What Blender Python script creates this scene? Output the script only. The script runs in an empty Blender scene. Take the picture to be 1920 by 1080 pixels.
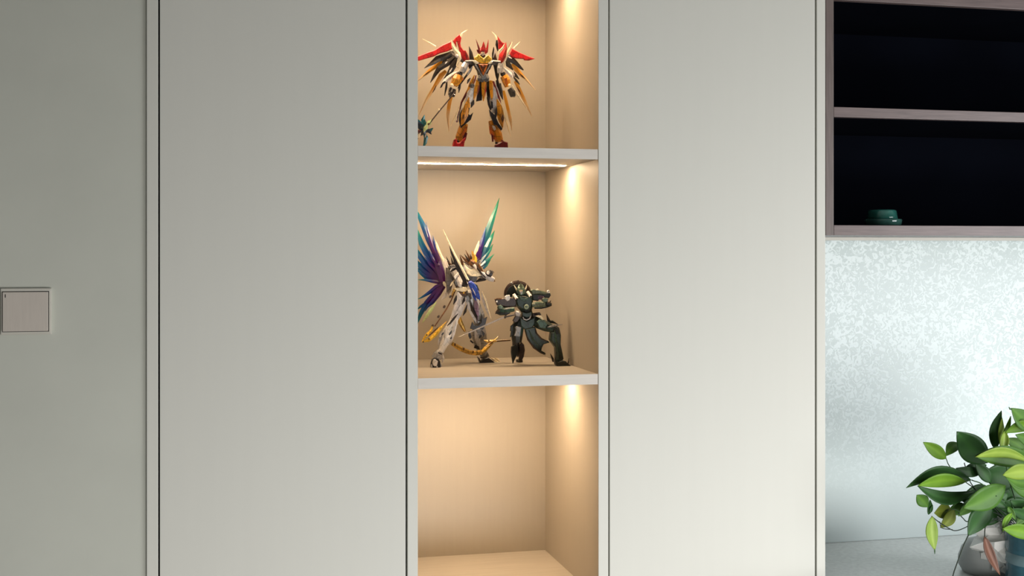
import bpy, bmesh, math, random
from mathutils import Vector, noise
C = bpy.context.scene.collection
scene = bpy.context.scene
R = math.radians
# ------------------------------------------------------------------ camera, world, lights, exposure
TH, FPX, CZ, DIST, VH = R(13.57), 2300.0, 1.55, 2.4, 468.0
cam = bpy.data.objects.new('camera', bpy.data.cameras.new('camera'))
C.objects.link(cam)
cam.location = (0, -DIST, CZ)
cam.rotation_euler = (R(90), 0, -TH)
cam.data.sensor_width = 36; cam.data.lens = FPX / 1920 * 36
cam.data.shift_y = -(540 - VH) / 1920
cam.data.clip_start = 0.05
scene.camera = cam

world = bpy.data.worlds.new('world'); scene.world = world; world.use_nodes = True
wb = world.node_tree.nodes['Background']
wb.inputs[0].default_value = (0.93, 0.97, 1.0, 1); wb.inputs[1].default_value = 0.06

def area(name, loc, target, sx, sy, power, col):
    l = bpy.data.lights.new(name, 'AREA'); l.shape = 'RECTANGLE'; l.size = sx; l.size_y = sy
    l.energy = power; l.color = col
    o = bpy.data.objects.new(name, l); C.objects.link(o); o.location = loc
    o.rotation_euler = (Vector(target) - Vector(loc)).to_track_quat('-Z', 'Y').to_euler()
    return o
area('balcony_window_light', (3.25, -1.75, 1.12), (1.6, 0.1, 0.72), 1.4, 1.9, 43, (0.97, 0.985, 1.0)).data.spread = R(150)
area('low_fill_light', (1.6, -3.0, 0.40), (0.9, 0.0, -0.7), 2.4, 0.7, 48, (1.0, 0.985, 0.96)).data.spread = R(126)  # added low fill, no real door; brightens the cabinet fronts towards the bottom

vs = scene.view_settings
vs.view_transform = 'Standard'; vs.look = 'None'; vs.gamma = 1; vs.use_curve_mapping = False
vs.exposure = 0.0

# ------------------------------------------------------------------ pixel <-> place
def PX(u, Y=0.0):
    """world X of photo column u on the vertical plane at Y"""
    return (DIST + Y) * math.tan(TH + math.atan((u - 960) / FPX))
def P(u, v, Y=0.0):
    X = PX(u, Y)
    d = (DIST + Y) * math.cos(TH) + X * math.sin(TH)
    return Vector((X, Y, CZ - (v - VH) / FPX * d))

# ------------------------------------------------------------------ object helpers
def tag(o, label=None, cat=None, group=None, kind=None):
    for k, v in (('label', label), ('category', cat), ('group', group), ('kind', kind)):
        if v: o[k] = v
    return o
def empty(name, loc, label, cat, group=None):
    o = bpy.data.objects.new(name, None); C.objects.link(o); o.location = loc
    o.empty_display_size = 0.05
    return tag(o, label, cat, group)
def link(name, me, mat, parent=None, smooth=False):
    o = bpy.data.objects.new(name, me); C.objects.link(o)
    if mat: me.materials.append(mat)
    if parent: o.parent = parent
    if smooth:
        for p in me.polygons: p.use_smooth = True
    return o
def world_loc(o):
    v = Vector((0, 0, 0))
    while o: v += Vector(o.location); o = o.parent
    return v
def mesh_obj(name, verts, faces, mat, parent=None, smooth=False, fade=None):
    """verts in world coordinates; stored relative to the parent"""
    off = world_loc(parent) if parent else Vector((0, 0, 0))
    me = bpy.data.meshes.new(name)
    me.from_pydata([tuple(Vector(v) - off) for v in verts], [], faces)
    bm = bmesh.new(); bm.from_mesh(me)
    bmesh.ops.recalc_face_normals(bm, faces=bm.faces); bm.to_mesh(me); bm.free()
    if fade:
        at = me.attributes.new('fade', 'FLOAT', 'POINT')
        for i, f in enumerate(fade): at.data[i].value = f
    me.update()
    return link(name, me, mat, parent, smooth)
def boxmesh(name, lo, hi, mat, parent=None, bevel=0.0):
    bm = bmesh.new()
    bmesh.ops.create_cube(bm, size=1)
    off = world_loc(parent) if parent else Vector((0, 0, 0))
    lo, hi = Vector(lo), Vector(hi)
    for v in bm.verts:
        v.co = Vector([lo[i] + (v.co[i] + .5) * (hi[i] - lo[i]) for i in range(3)]) - off
    if bevel:
        bmesh.ops.bevel(bm, geom=bm.edges[:], offset=bevel, segments=2, profile=0.7, affect='EDGES')
    me = bpy.data.meshes.new(name); bm.to_mesh(me); bm.free()
    return link(name, me, mat, parent)
def lathe(name, prof, c, mat, parent=None, n=40, smooth=True, wob=None):
    off = world_loc(parent) if parent else Vector((0, 0, 0))
    vs_, fs = [], []
    for i, (r, z) in enumerate(prof):
        for k in range(n):
            a = 2 * math.pi * k / n
            p = Vector((r * math.cos(a), r * math.sin(a), z))
            if wob: p = wob(p, i)
            vs_.append(Vector(c) + p)
    m = len(prof)
    for i in range(m - 1):
        for k in range(n):
            fs.append((i * n + k, i * n + (k + 1) % n, (i + 1) * n + (k + 1) % n, (i + 1) * n + k))
    fs.append(tuple(range(n - 1, -1, -1))); fs.append(tuple((m - 1) * n + k for k in range(n)))
    return mesh_obj(name, vs_, fs, mat, parent, smooth)
def tube(name, pts, rads, mat, parent=None, n=6):
    vs_, fs = [], []
    pts = [Vector(p) for p in pts]
    for i, p in enumerate(pts):
        d = (pts[min(i + 1, len(pts) - 1)] - pts[max(i - 1, 0)]).normalized()
        a = d.cross(Vector((0, 1, 0)));  a = a.normalized() if a.length > 1e-4 else Vector((1, 0, 0))
        b = d.cross(a)
        r = rads[i] if isinstance(rads, (list, tuple)) else rads
        for k in range(n):
            t = 2 * math.pi * k / n
            vs_.append(p + a * (r * math.cos(t)) + b * (r * math.sin(t)))
    for i in range(len(pts) - 1):
        for k in range(n):
            fs.append((i * n + k, i * n + (k + 1) % n, (i + 1) * n + (k + 1) % n, (i + 1) * n + k))
    fs.append(tuple(range(n - 1, -1, -1))); fs.append(tuple((len(pts) - 1) * n + k for k in range(n)))
    return mesh_obj(name, vs_, fs, mat, parent, True)
def catmull(pts, k=5):
    pts = [Vector(p) for p in pts]; out = []
    q = [2 * pts[0] - pts[1]] + pts + [2 * pts[-1] - pts[-2]]
    for i in range(1, len(q) - 2):
        for s in range(k):
            t = s / k; a, b, c, d = q[i - 1], q[i], q[i + 1], q[i + 2]
            out.append(0.5 * ((2 * b) + (c - a) * t + (2 * a - 5 * b + 4 * c - d) * t * t + (3 * b - a - 3 * c + d) * t ** 3))
    out.append(pts[-1]); return out

# ------------------------------------------------------------------ materials
def srgb(r, g, b):
    f = lambda c: (c / 255 / 12.92) if c / 255 <= 0.04045 else ((c / 255 + 0.055) / 1.055) ** 2.4
    return (f(r), f(g), f(b), 1)
MATS = {}
def mat(name, col, rough=0.5, metal=0.0, coat=0.0, var=0.06, scale=40.0, stretch=(1, 1, 1), bump=0.0, spec=0.5, trans=0.0):
    """principled material with a procedural noise variation of the colour"""
    m = bpy.data.materials.new(name); m.use_nodes = True
    nt = m.node_tree; b = nt.nodes['Principled BSDF']
    tc = nt.nodes.new('ShaderNodeTexCoord'); mp = nt.nodes.new('ShaderNodeMapping')
    mp.inputs['Scale'].default_value = stretch
    nz = nt.nodes.new('ShaderNodeTexNoise'); nz.inputs['Scale'].default_value = scale; nz.inputs['Detail'].default_value = 4
    rp = nt.nodes.new('ShaderNodeValToRGB')
    c = Vector(col[:3])
    rp.color_ramp.elements[0].position = 0.3; rp.color_ramp.elements[1].position = 0.7
    rp.color_ramp.elements[0].color = (*(c * (1 - var)), 1); rp.color_ramp.elements[1].color = (*[min(1, x) for x in c * (1 + var)], 1)
    L = nt.links.new
    L(tc.outputs['Object'], mp.inputs[0]); L(mp.outputs[0], nz.inputs['Vector'])
    L(nz.outputs['Fac'], rp.inputs[0]); L(rp.outputs[0], b.inputs['Base Color'])
    b.inputs['Roughness'].default_value = rough; b.inputs['Metallic'].default_value = metal
    b.inputs['Coat Weight'].default_value = coat; b.inputs['Specular IOR Level'].default_value = spec
    b.inputs['Transmission Weight'].default_value = trans
    if bump:
        bp = nt.nodes.new('ShaderNodeBump'); bp.inputs['Strength'].default_value = bump; bp.inputs['Distance'].default_value = 0.002
        L(nz.outputs['Fac'], bp.inputs['Height']); L(bp.outputs[0], b.inputs['Normal'])
    MATS[name] = m
    return m
def fade_mat(name, stops, rough=0.35, trans=0.0):
    m = bpy.data.materials.new(name); m.use_nodes = True
    nt = m.node_tree; b = nt.nodes['Principled BSDF']
    at = nt.nodes.new('ShaderNodeAttribute'); at.attribute_name = 'fade'
    nz = nt.nodes.new('ShaderNodeTexNoise'); nz.inputs['Scale'].default_value = 150
    tc = nt.nodes.new('ShaderNodeTexCoord')
    ma = nt.nodes.new('ShaderNodeMath'); ma.operation = 'MULTIPLY_ADD'; ma.inputs[1].default_value = 0.12
    sb = nt.nodes.new('ShaderNodeMath'); sb.operation = 'SUBTRACT'; sb.inputs[1].default_value = 0.06
    rp = nt.nodes.new('ShaderNodeValToRGB')
    e = rp.color_ramp.elements
    e[0].position, e[0].color = stops[0]; e[1].position, e[1].color = stops[-1]
    for p, c in stops[1:-1]:
        x = e.new(p); x.color = c
    L = nt.links.new
    L(tc.outputs['Object'], nz.inputs['Vector']); L(nz.outputs['Fac'], ma.inputs[0]); L(at.outputs['Fac'], ma.inputs[2])
    L(ma.outputs[0], sb.inputs[0]); L(sb.outputs[0], rp.inputs[0]); L(rp.outputs[0], b.inputs['Base Color'])
    b.inputs['Roughness'].default_value = rough; b.inputs['Transmission Weight'].default_value = trans
    MATS[name] = m
    return m
def emit(name, col, s):
    m = bpy.data.materials.new(name); m.use_nodes = True; nt = m.node_tree
    nt.nodes.remove(nt.nodes['Principled BSDF'])
    e = nt.nodes.new('ShaderNodeEmission'); e.inputs[0].default_value = (*col, 1); e.inputs[1].default_value = s
    nt.links.new(e.outputs[0], nt.nodes['Material Output'].inputs[0]); return m

M_wall = mat('wall_paint', (0.56, 0.575, 0.51), 0.9, var=0.03, scale=6, bump=0.05, spec=0.2)
M_ceil = mat('ceiling_paint', (0.75, 0.75, 0.73), 0.9, var=0.02, scale=5)
M_floor = mat('floor_laminate', (0.13, 0.10, 0.08), 0.5, var=0.15, scale=8, stretch=(1, 12, 1))
M_cab = mat('cabinet_lacquer', (0.655, 0.657, 0.60), 0.5, var=0.006, scale=9, stretch=(6, 6, .25), spec=0.35)
M_dark_core = mat('cabinet_dark_core', (0.03, 0.028, 0.025), 0.8)
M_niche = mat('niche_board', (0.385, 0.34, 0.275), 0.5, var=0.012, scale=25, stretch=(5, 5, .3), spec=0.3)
M_shelf = mat('shelf_board', (0.67, 0.635, 0.58), 0.5, var=0.05, scale=25, stretch=(.4, 6, 6), spec=0.3)
M_sboard = mat('shelf_face', (0.43, 0.385, 0.32), 0.45, var=0.06, scale=25, stretch=(.4, 6, 6), spec=0.3)
M_led = emit('led_light', (1.0, 0.725, 0.455), 235)
M_walnut = mat('walnut_veneer', srgb(112, 98, 96), 0.38, var=0.2, scale=30, stretch=(.5, 8, 8), spec=0.5)
M_walnut_v = mat('walnut_veneer_upright', srgb(104, 92, 88), 0.4, var=0.2, scale=30, stretch=(8, 8, .5), spec=0.5)
M_black = mat('dark_cabinet_lining', (0.0025, 0.0032, 0.006), 0.9, var=0.2, scale=4, spec=0.02)
M_white_plastic = mat('switch_plastic', (0.58, 0.565, 0.50), 0.4, var=0.02)
M_rocker = mat('rocker_plastic', (0.575, 0.525, 0.465), 0.4, var=0.03, scale=60, stretch=(4, 4, .4))

# ------------------------------------------------------------------ setting
XL, XR = PX(275), PX(1547.5)
XN0, XN1 = PX(783.4), PX(1122.2)
YB = XN1 / math.tan(TH + math.atan((1022 - 960) / FPX)) - DIST      # niche back face
WALLB = 0.42
HT, CEIL = 2.55, 2.75
YW = 0.005
ZCT = CZ - 0.2617 * (DIST + WALLB)                                  # worktop height
def struct(name, lo, hi, m, bevel=0):
    return tag(boxmesh(name, lo, hi, m, None, bevel), kind='structure')
struct('wall_left', (-2.2, YW, 0), (XL - 0.0003, WALLB + 0.1, CEIL), M_wall)
struct('wall_back', (XL - 0.0002, WALLB, 0), (3.9, WALLB + 0.1, CEIL), M_wall)
struct('floor', (-2.2, -4.0, -0.05), (3.9, WALLB + 0.1, 0), M_floor)
struct('ceiling', (-2.2, -4.0, CEIL), (3.9, WALLB + 0.1, CEIL + 0.05), M_ceil)
struct('baseboard_left', (-2.2, YW - 0.012, 0), (XL - 0.002, YW, 0.08), M_cab, 0.003)

# light switch on the left wall
a, b = P(6, 540.5, YW), P(96.5, 625, YW)
sw = empty('light_switch', ((a.x + b.x) / 2, YW, b.z), 'square beige rocker light switch on the grey-green wall', 'light switch')
zb = (P(6, 627, YW).z + P(96, 623, YW).z) / 2; zt = (P(6, 543.5, YW).z + P(96, 541.5, YW).z) / 2
x0, x1 = PX(2, YW), PX(97.5, YW)
fr = 0.0045
boxmesh('switch_frame', (x0, YW - 0.008, zb - .002), (x1, YW, zt + .002), M_white_plastic, sw, 0.002)
boxmesh('rocker', (x0 + fr, YW - 0.0125, zb + fr), (x1 - fr - .001, YW - 0.0075, zt - fr), M_rocker, sw, 0.0012)
boxmesh('rocker_gap', (x0 + fr - .0012, YW - 0.0084, zb + fr - .0012), (x1 - fr + .0004, YW - 0.0076, zt - fr + .0012), M_dark_core, sw)
boxmesh('indicator_mark', (x0 + fr + .004, YW - 0.0128, zt - fr - .010), (x0 + fr + .0055, YW - 0.0124, zt - fr - .004), M_dark_core, sw)

# ------------------------------------------------------------------ tall cabinets
PL = 0.06
def tall(name, label, x0, x1, side, dx0, dx1):
    """closed cabinet: carcass with a visible side panel, one full-height door"""
    t = empty(name, ((x0 + x1) / 2, WALLB / 2, 0), label, 'cabinet', 'tall grey cabinets')
    boxmesh('carcass', (x0 + 0.001, 0.022, PL), (x1 - 0.001, WALLB - 0.002, HT), M_dark_core, t)
    boxmesh('side_panel', (side[0], 0.0, 0.0), (side[1], 0.0219, HT), M_cab, t, 0.0012)
    boxmesh('door', (dx0, 0.0, PL + 0.004), (dx1, 0.0195, HT - 0.003), M_cab, t, 0.0015)
    boxmesh('plinth', (x0 + 0.001, 0.04, 0), (x1 - 0.001, WALLB - 0.002, PL), M_cab, t)
    return t
tall('tall_cabinet', 'tall warm grey cabinet with one plain door, beside the light switch', XL, PX(763.6),
     (XL, PX(296.5)), PX(299.6), PX(760.6))
tall('tall_cabinet', 'tall warm grey cabinet with one plain door, next to the dark wood wall unit', PX(1141), XR,
     (PX(1531.5), XR), PX(1143.2), PX(1528))

# open niche between the two cabinets
nx0, nx1 = PX(764.2), PX(1140.6)
ni = empty('display_niche', ((XN0 + XN1) / 2, WALLB / 2, 0), 'open lit display niche with shelves between the two tall grey cabinets', 'shelf unit')
boxmesh('side_panel', (nx0, 0, 0), (XN0, WALLB - 0.003, HT), M_cab, ni, 0.001)
boxmesh('side_panel', (XN1, 0, 0), (nx1, WALLB - 0.003, HT), M_cab, ni, 0.001)
boxmesh('side_lining', (XN0 - .0004, .0012, PL), (XN0 + .0003, YB, HT), M_niche, ni)
boxmesh('side_lining', (XN1 - .0003, .0012, PL), (XN1 + .0004, YB, HT), M_niche, ni)
boxmesh('back_panel', (XN0 + .0003, YB, PL), (XN1 - .0003, WALLB - 0.004, HT), M_niche, ni)
def shelf(zt, zb, led=True):
    s = boxmesh('shelf', (XN0 + .0006, 0.0028, zb), (XN1 - .0006, YB - .0006, zt), M_sboard, ni, 0.0006)
    e = boxmesh('edge_band', (XN0 + .0006, 0.0012, zb), (XN1 - .0006, 0.0027, zt), M_shelf, s, 0.0004)
    if led:
        l = boxmesh('led_strip', (XN0 + .003, 0.186, zb - 0.0012), (XN1 - .016, 0.196, zb + 0.0008), M_led, s)
        h = boxmesh('led_channel', (XN0 + .002, 0.1845, zb - 0.0006), (XN1 - .0012, 0.1975, zb + 0.0008), M_cab, s)
    return s
Z1 = (P(1120, 279.8).z + P(783, 273.2).z) / 2
Z1b = (P(1120, 299.0).z + P(783, 292.6).z) / 2
Z2 = (P(1120, 700.6).z + P(783, 710.4).z) / 2
Z2b = (P(1120, 721.3).z + P(783, 729.5).z) / 2
Z3 = P(1022.5, 1030.5, YB).z
Z0b = P(1120, -92).z
T = Z1 - Z1b
shelf(HT, HT - T, False)
shelf(Z0b + T, Z0b); shelf(Z1, Z1b); shelf(Z2, Z2b); shelf(Z3, Z3 - T); shelf(PL + T, PL, False)
print('YB', YB, 'heights', Z0b, Z1, Z2, Z3, 'counter', ZCT, 'T', T, Z2 - Z2b)
# ------------------------------------------------------------------ dark wall unit, backsplash, worktop
XE = 3.3
wu = empty('wall_unit', ((XR + XE) / 2, .2, P(1600, 441.3, 0.012).z), 'dark brown wood open wall unit with black inside, above the silvery backsplash', 'cabinet')
YD = 0.012
zb0 = P(1600, 441.3, YD).z; zb1 = (P(1600, 423.3, YD).z + P(1900, 423, YD).z) / 2
zs0 = (P(1568, 221, YD).z + P(1900, 226.4, YD).z) / 2; zs1 = (P(1568, 202.5, YD).z + P(1900, 208.6, YD).z) / 2
zt0 = (P(1568, 1.0, YD).z + P(1900, 15.7, YD).z) / 2
tt = zb1 - zb0
dx0, dx1 = PX(1548.6, YD), PX(1563.2, YD)
boxmesh('side_panel', (dx0, YD, zb0), (dx1, WALLB - .003, 2.5), M_walnut_v, wu, .0008)
boxmesh('side_panel', (XE - .018, YD, zb0), (XE, WALLB - .003, 2.5), M_walnut_v, wu, .0008)
boxmesh('bottom_board', (dx1 + .0006, YD, zb0), (XE - .0186, WALLB - .03, zb1), M_walnut, wu, .0008)
boxmesh('shelf', (dx1 + .0004, YD, zs0), (XE - .0184, WALLB - .03, zs1), M_walnut, wu, .0008)
boxmesh('shelf', (dx1 + .0004, YD, zt0), (XE - .0184, WALLB - .03, zt0 + tt), M_walnut, wu, .0008)
boxmesh('top_board', (dx1 + .0004, YD, 2.5 - tt), (XE - .0184, WALLB - .03, 2.5), M_walnut, wu, .0008)
boxmesh('back_panel', (dx1 + .0002, WALLB - .03, zb0 + .002), (XE - .0182, WALLB - .004, 2.499), M_black, wu)
for (lo, hi) in ((zb1, zs0), (zs1, zt0), (zt0 + tt, 2.5 - tt)):          # black lining inside each bay
    l = .0012
    boxmesh('lining', (dx1 + .0005, YD + .016, lo + .0002), (dx1 + .0005 + l, WALLB - .031, hi - .0002), M_black, wu)
    boxmesh('lining', (XE - .02 - l, YD + .016, lo + .0002), (XE - .02, WALLB - .031, hi - .0002), M_black, wu)
    boxmesh('lining', (dx1 + .002, YD + .016, lo + .0002), (XE - .022, WALLB - .031, lo + l), M_black, wu)
    boxmesh('lining', (dx1 + .002, YD + .016, hi - l), (XE - .022, WALLB - .031, hi - .0002), M_black, wu)
boxmesh('light_rail', (dx1, WALLB - .06, zb0 - .008), (XE - .02, WALLB - .02, zb0 - .0004), M_white_plastic, wu)

def backsplash_mat():
    m = bpy.data.materials.new('pearl_panel'); m.use_nodes = True
    nt = m.node_tree; b = nt.nodes['Principled BSDF']; L = nt.links.new
    tc = nt.nodes.new('ShaderNodeTexCoord')
    n1 = nt.nodes.new('ShaderNodeTexNoise'); n1.inputs['Scale'].default_value = 60; n1.inputs['Detail'].default_value = 4; n1.inputs['Distortion'].default_value = 1.8
    n2 = nt.nodes.new('ShaderNodeTexNoise'); n2.inputs['Scale'].default_value = 7; n2.inputs['Detail'].default_value = 2
    ad = nt.nodes.new('ShaderNodeMath'); ad.operation = 'MULTIPLY_ADD'; ad.inputs[1].default_value = 0.35; 
    r1 = nt.nodes.new('ShaderNodeValToRGB')
    r1.color_ramp.elements[0].position = .64; r1.color_ramp.elements[1].position = .74
    L(tc.outputs['Object'], n1.inputs['Vector']); L(tc.outputs['Object'], n2.inputs['Vector'])
    L(n2.outputs['Fac'], ad.inputs[0]); L(n1.outputs['Fac'], ad.inputs[2]); L(ad.outputs[0], r1.inputs[0])
    sx = nt.nodes.new('ShaderNodeSeparateXYZ'); L(tc.outputs['Object'], sx.inputs[0])
    mr = nt.nodes.new('ShaderNodeMapRange'); mr.inputs[1].default_value = ZCT + .10; mr.inputs[2].default_value = ZCT + .50; mr.inputs[3].default_value = .0; mr.inputs[4].default_value = 1
    L(sx.outputs['Z'], mr.inputs[0])
    mu = nt.nodes.new('ShaderNodeMix'); mu.data_type = 'FLOAT'; mu.inputs[2].default_value = .5; L(mr.outputs[0], mu.inputs[0]); L(r1.outputs[0], mu.inputs[3])  # lower panel's brightness put into the colour: specks blend to a paler tone
    mx = nt.nodes.new('ShaderNodeMix'); mx.data_type = 'RGBA'
    mx.inputs[6].default_value = (0.49, 0.575, 0.565, 1); mx.inputs[7].default_value = (0.80, 0.89, 0.89, 1)
    L(mu.outputs[0], mx.inputs[0]); L(mx.outputs[2], b.inputs['Base Color'])
    rr = nt.nodes.new('ShaderNodeMapRange'); rr.inputs[3].default_value = .38; rr.inputs[4].default_value = .75
    L(mu.outputs[0], rr.inputs[0]); L(rr.outputs[0], b.inputs['Roughness'])
    b.inputs['Specular IOR Level'].default_value = 0.7
    bp = nt.nodes.new('ShaderNodeBump'); bp.inputs['Strength'].default_value = .15; bp.inputs['Distance'].default_value = .001
    L(n1.outputs['Fac'], bp.inputs['Height']); L(bp.outputs[0], b.inputs['Normal'])
    return m
M_pearl = backsplash_mat()
bs = boxmesh('backsplash', (XR + .001, WALLB - .006, ZCT), (XE, WALLB - .0005, zb0 + .0), M_pearl)
tag(bs, 'silvery pearl speckled backsplash panel behind the leafy plant', 'backsplash')
M_top = mat('grey_worktop', (0.82, 0.845, 0.83), 0.3, var=.10, scale=90, spec=.6)
wt = boxmesh('worktop', (XR + .001, -.22, ZCT - .03), (XE, WALLB - .007, ZCT), M_top, None, .002)
tag(wt, 'grey stone worktop under the leafy plant', 'countertop')
bc = empty('base_cabinet', ((XR + XE) / 2, .1, 0), 'grey base cabinet carrying the stone worktop', 'cabinet')
boxmesh('carcass', (XR + .002, -.18, 0), (XE - .001, WALLB - .002, ZCT - .0305), M_cab, bc)
for k in range(3):
    w = (XE - XR) / 3
    boxmesh('door', (XR + .004 + k * w, -.2, .1), (XR + (k + 1) * w, -.181, ZCT - .034), M_cab, bc, .0015)

# teal dish with lid in the wall unit
M_teal = mat('teal_glass', (0.04, 0.21, 0.17), 0.08, var=.2, scale=30, coat=.6, trans=.25)
M_teal2 = mat('pale_teal_glass', (0.10, 0.28, 0.24), 0.06, var=.2, scale=30, coat=.6, trans=.35)
pc = P(1655.5, 424, .12); s = (P(1660, 424, .12) - P(1650, 424, .12)).length / 10
zs = zb1 + .0011
ds = empty('teal_dish', (pc.x, .12, zs), 'small teal glass dish turned over on its saucer in the dark wall unit', 'dish')
lathe('saucer', [(.001, 0), (.037 , 0), (.0405, .003), (.0425, .013), (.041, .0155), (.036, .0158), (.001, .0158)], (pc.x, .12, zs), M_teal2, ds, 48)
lathe('bowl', [(.001, .016), (.0352, .016), (.0348, .020), (.0325, .034), (.030, .0365), (.024, .0372), (.001, .0372)], (pc.x - .003, .12, zs), M_teal, ds, 48)
# ------------------------------------------------------------------ model figures: kit of shapes
class Fig:
    """a jointed model figure; every armour piece is a mesh part of its own.
    Pieces are laid out from photo columns/rows on the figure's own plane, with real offsets in depth (dy, metres)."""
    def __init__(s, name, label, cat, u, v, Y, group=None):
        s.Y = Y
        s.root = empty(name, P(u, v, Y), label, cat, group)
        X = PX(u, Y); s.s = ((DIST + Y) * math.cos(TH) + X * math.sin(TH)) / FPX      # metres per pixel
        s.count = 0
    def b(s, name, m, pts, dy=0.0, dy1=None, th=None, fade=None):
        """blade: diamond section along a spine of (u, v, half width)"""
        n = len(pts); dy1 = dy if dy1 is None else dy1
        vs_, fs, fd = [], [], []
        for i, (u, v, w) in enumerate(pts):
            a = pts[max(i - 1, 0)]; c = pts[min(i + 1, n - 1)]
            tx, ty = c[0] - a[0], c[1] - a[1]; l = math.hypot(tx, ty) or 1
            nx, ny = -ty / l, tx / l
            t = i / (n - 1); Y = s.Y + dy + (dy1 - dy) * t
            w = max(w, .12)
            h = (th if th else min(max(w * .45, .5), 3.0)) * s.s
            h = min(h, max(w, .2) * s.s * 1.0)
            vs_ += [P(u + nx * w, v + ny * w, Y), P(u, v, Y) - Vector((0, h, 0)), P(u - nx * w, v - ny * w, Y), P(u, v, Y) + Vector((0, h, 0))]
            fd += [fade[i] if fade else t] * 4
        for i in range(n - 1):
            for k in range(4):
                fs.append((i * 4 + k, i * 4 + (k + 1) % 4, i * 4 + 4 + (k + 1) % 4, i * 4 + 4 + k))
        fs += [(3, 2, 1, 0), (n * 4 - 4, n * 4 - 3, n * 4 - 2, n * 4 - 1)]
        return mesh_obj(name, vs_, fs, m, s.root, False, fd)
    def l(s, name, m, pts, dy=0.0, dy1=None, hd=0.9):
        """limb segment: chamfered eight-sided loft"""
        n = len(pts); dy1 = dy if dy1 is None else dy1
        vs_, fs = [], []
        for i, (u, v, w) in enumerate(pts):
            a = pts[max(i - 1, 0)]; c = pts[min(i + 1, n - 1)]
            tx, ty = c[0] - a[0], c[1] - a[1]; q = math.hypot(tx, ty) or 1
            nx, ny = -ty / q, tx / q
            Y = s.Y + dy + (dy1 - dy) * i / (n - 1)
            side = P(u + nx * w, v + ny * w, Y) - P(u, v, Y)
            dep = Vector((0, w * hd * s.s, 0))
            for k in range(8):
                an = math.pi * 2 * (k + .5) / 8
                f = 1.08
                vs_.append(P(u, v, Y) + side * math.cos(an) * f - dep * math.sin(an) * f)
        for i in range(n - 1):
            for k in range(8):
                fs.append((i * 8 + k, i * 8 + (k + 1) % 8, i * 8 + 8 + (k + 1) % 8, i * 8 + 8 + k))
        fs += [tuple(range(7, -1, -1)), tuple(range(n * 8 - 8, n * 8))]
        return mesh_obj(name, vs_, fs, m, s.root)
    def p(s, name, m, poly, dy=0.0, th=3.0, rim=1.0, lift=.8, tilt=0.0):
        """armour plate: extruded outline with a bevelled raised face (th, rim, lift in pixels)"""
        bm = bmesh.new(); off = world_loc(s.root)
        cu = sum(q[0] for q in poly) / len(poly)
        ring = []
        for (u, v) in poly:
            Y = s.Y + dy + tilt * (u - cu) * s.s
            ring.append(bm.verts.new(P(u, v, Y) - off))
        f = bm.faces.new(ring)
        f.normal_update()
        if f.normal.y > 0: f.normal_flip()
        g = bmesh.ops.extrude_face_region(bm, geom=[f])
        nf = [e for e in g['geom'] if isinstance(e, bmesh.types.BMFace)][0]
        for e in g['geom']:
            if isinstance(e, bmesh.types.BMVert): e.co.y -= th * s.s
        nf.normal_update()
        if rim:
            bmesh.ops.inset_region(bm, faces=[nf], thickness=rim * s.s, depth=lift * s.s, use_even_offset=True)
        bmesh.ops.triangulate(bm, faces=[q for q in bm.faces if len(q.verts) > 4])
        bmesh.ops.recalc_face_normals(bm, faces=bm.faces)
        me = bpy.data.meshes.new(name); bm.to_mesh(me); bm.free()
        return link(name, me, m, s.root)
    def o(s, name, m, u, v, r, dy=0.0, squash=1.0, seg=10):
        bm = bmesh.new(); bmesh.ops.create_uvsphere(bm, u_segments=seg, v_segments=seg // 2 + 2, radius=r * s.s)
        c = P(u, v, s.Y + dy) - world_loc(s.root)
        for q in bm.verts: q.co = Vector((q.co.x, q.co.y * squash, q.co.z)) + c
        me = bpy.data.meshes.new(name); bm.to_mesh(me); bm.free()
        return link(name, me, m, s.root, True)
    def t(s, name, m, pts, dy=0.0, dy1=None):
        n = len(pts); dy1 = dy if dy1 is None else dy1
        q = [P(u, v, s.Y + dy + (dy1 - dy) * i / (n - 1)) for i, (u, v, r) in enumerate(pts)]
        return tube(name, q, [max(p[2], .25) * s.s for p in pts], m, s.root, 8)
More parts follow.
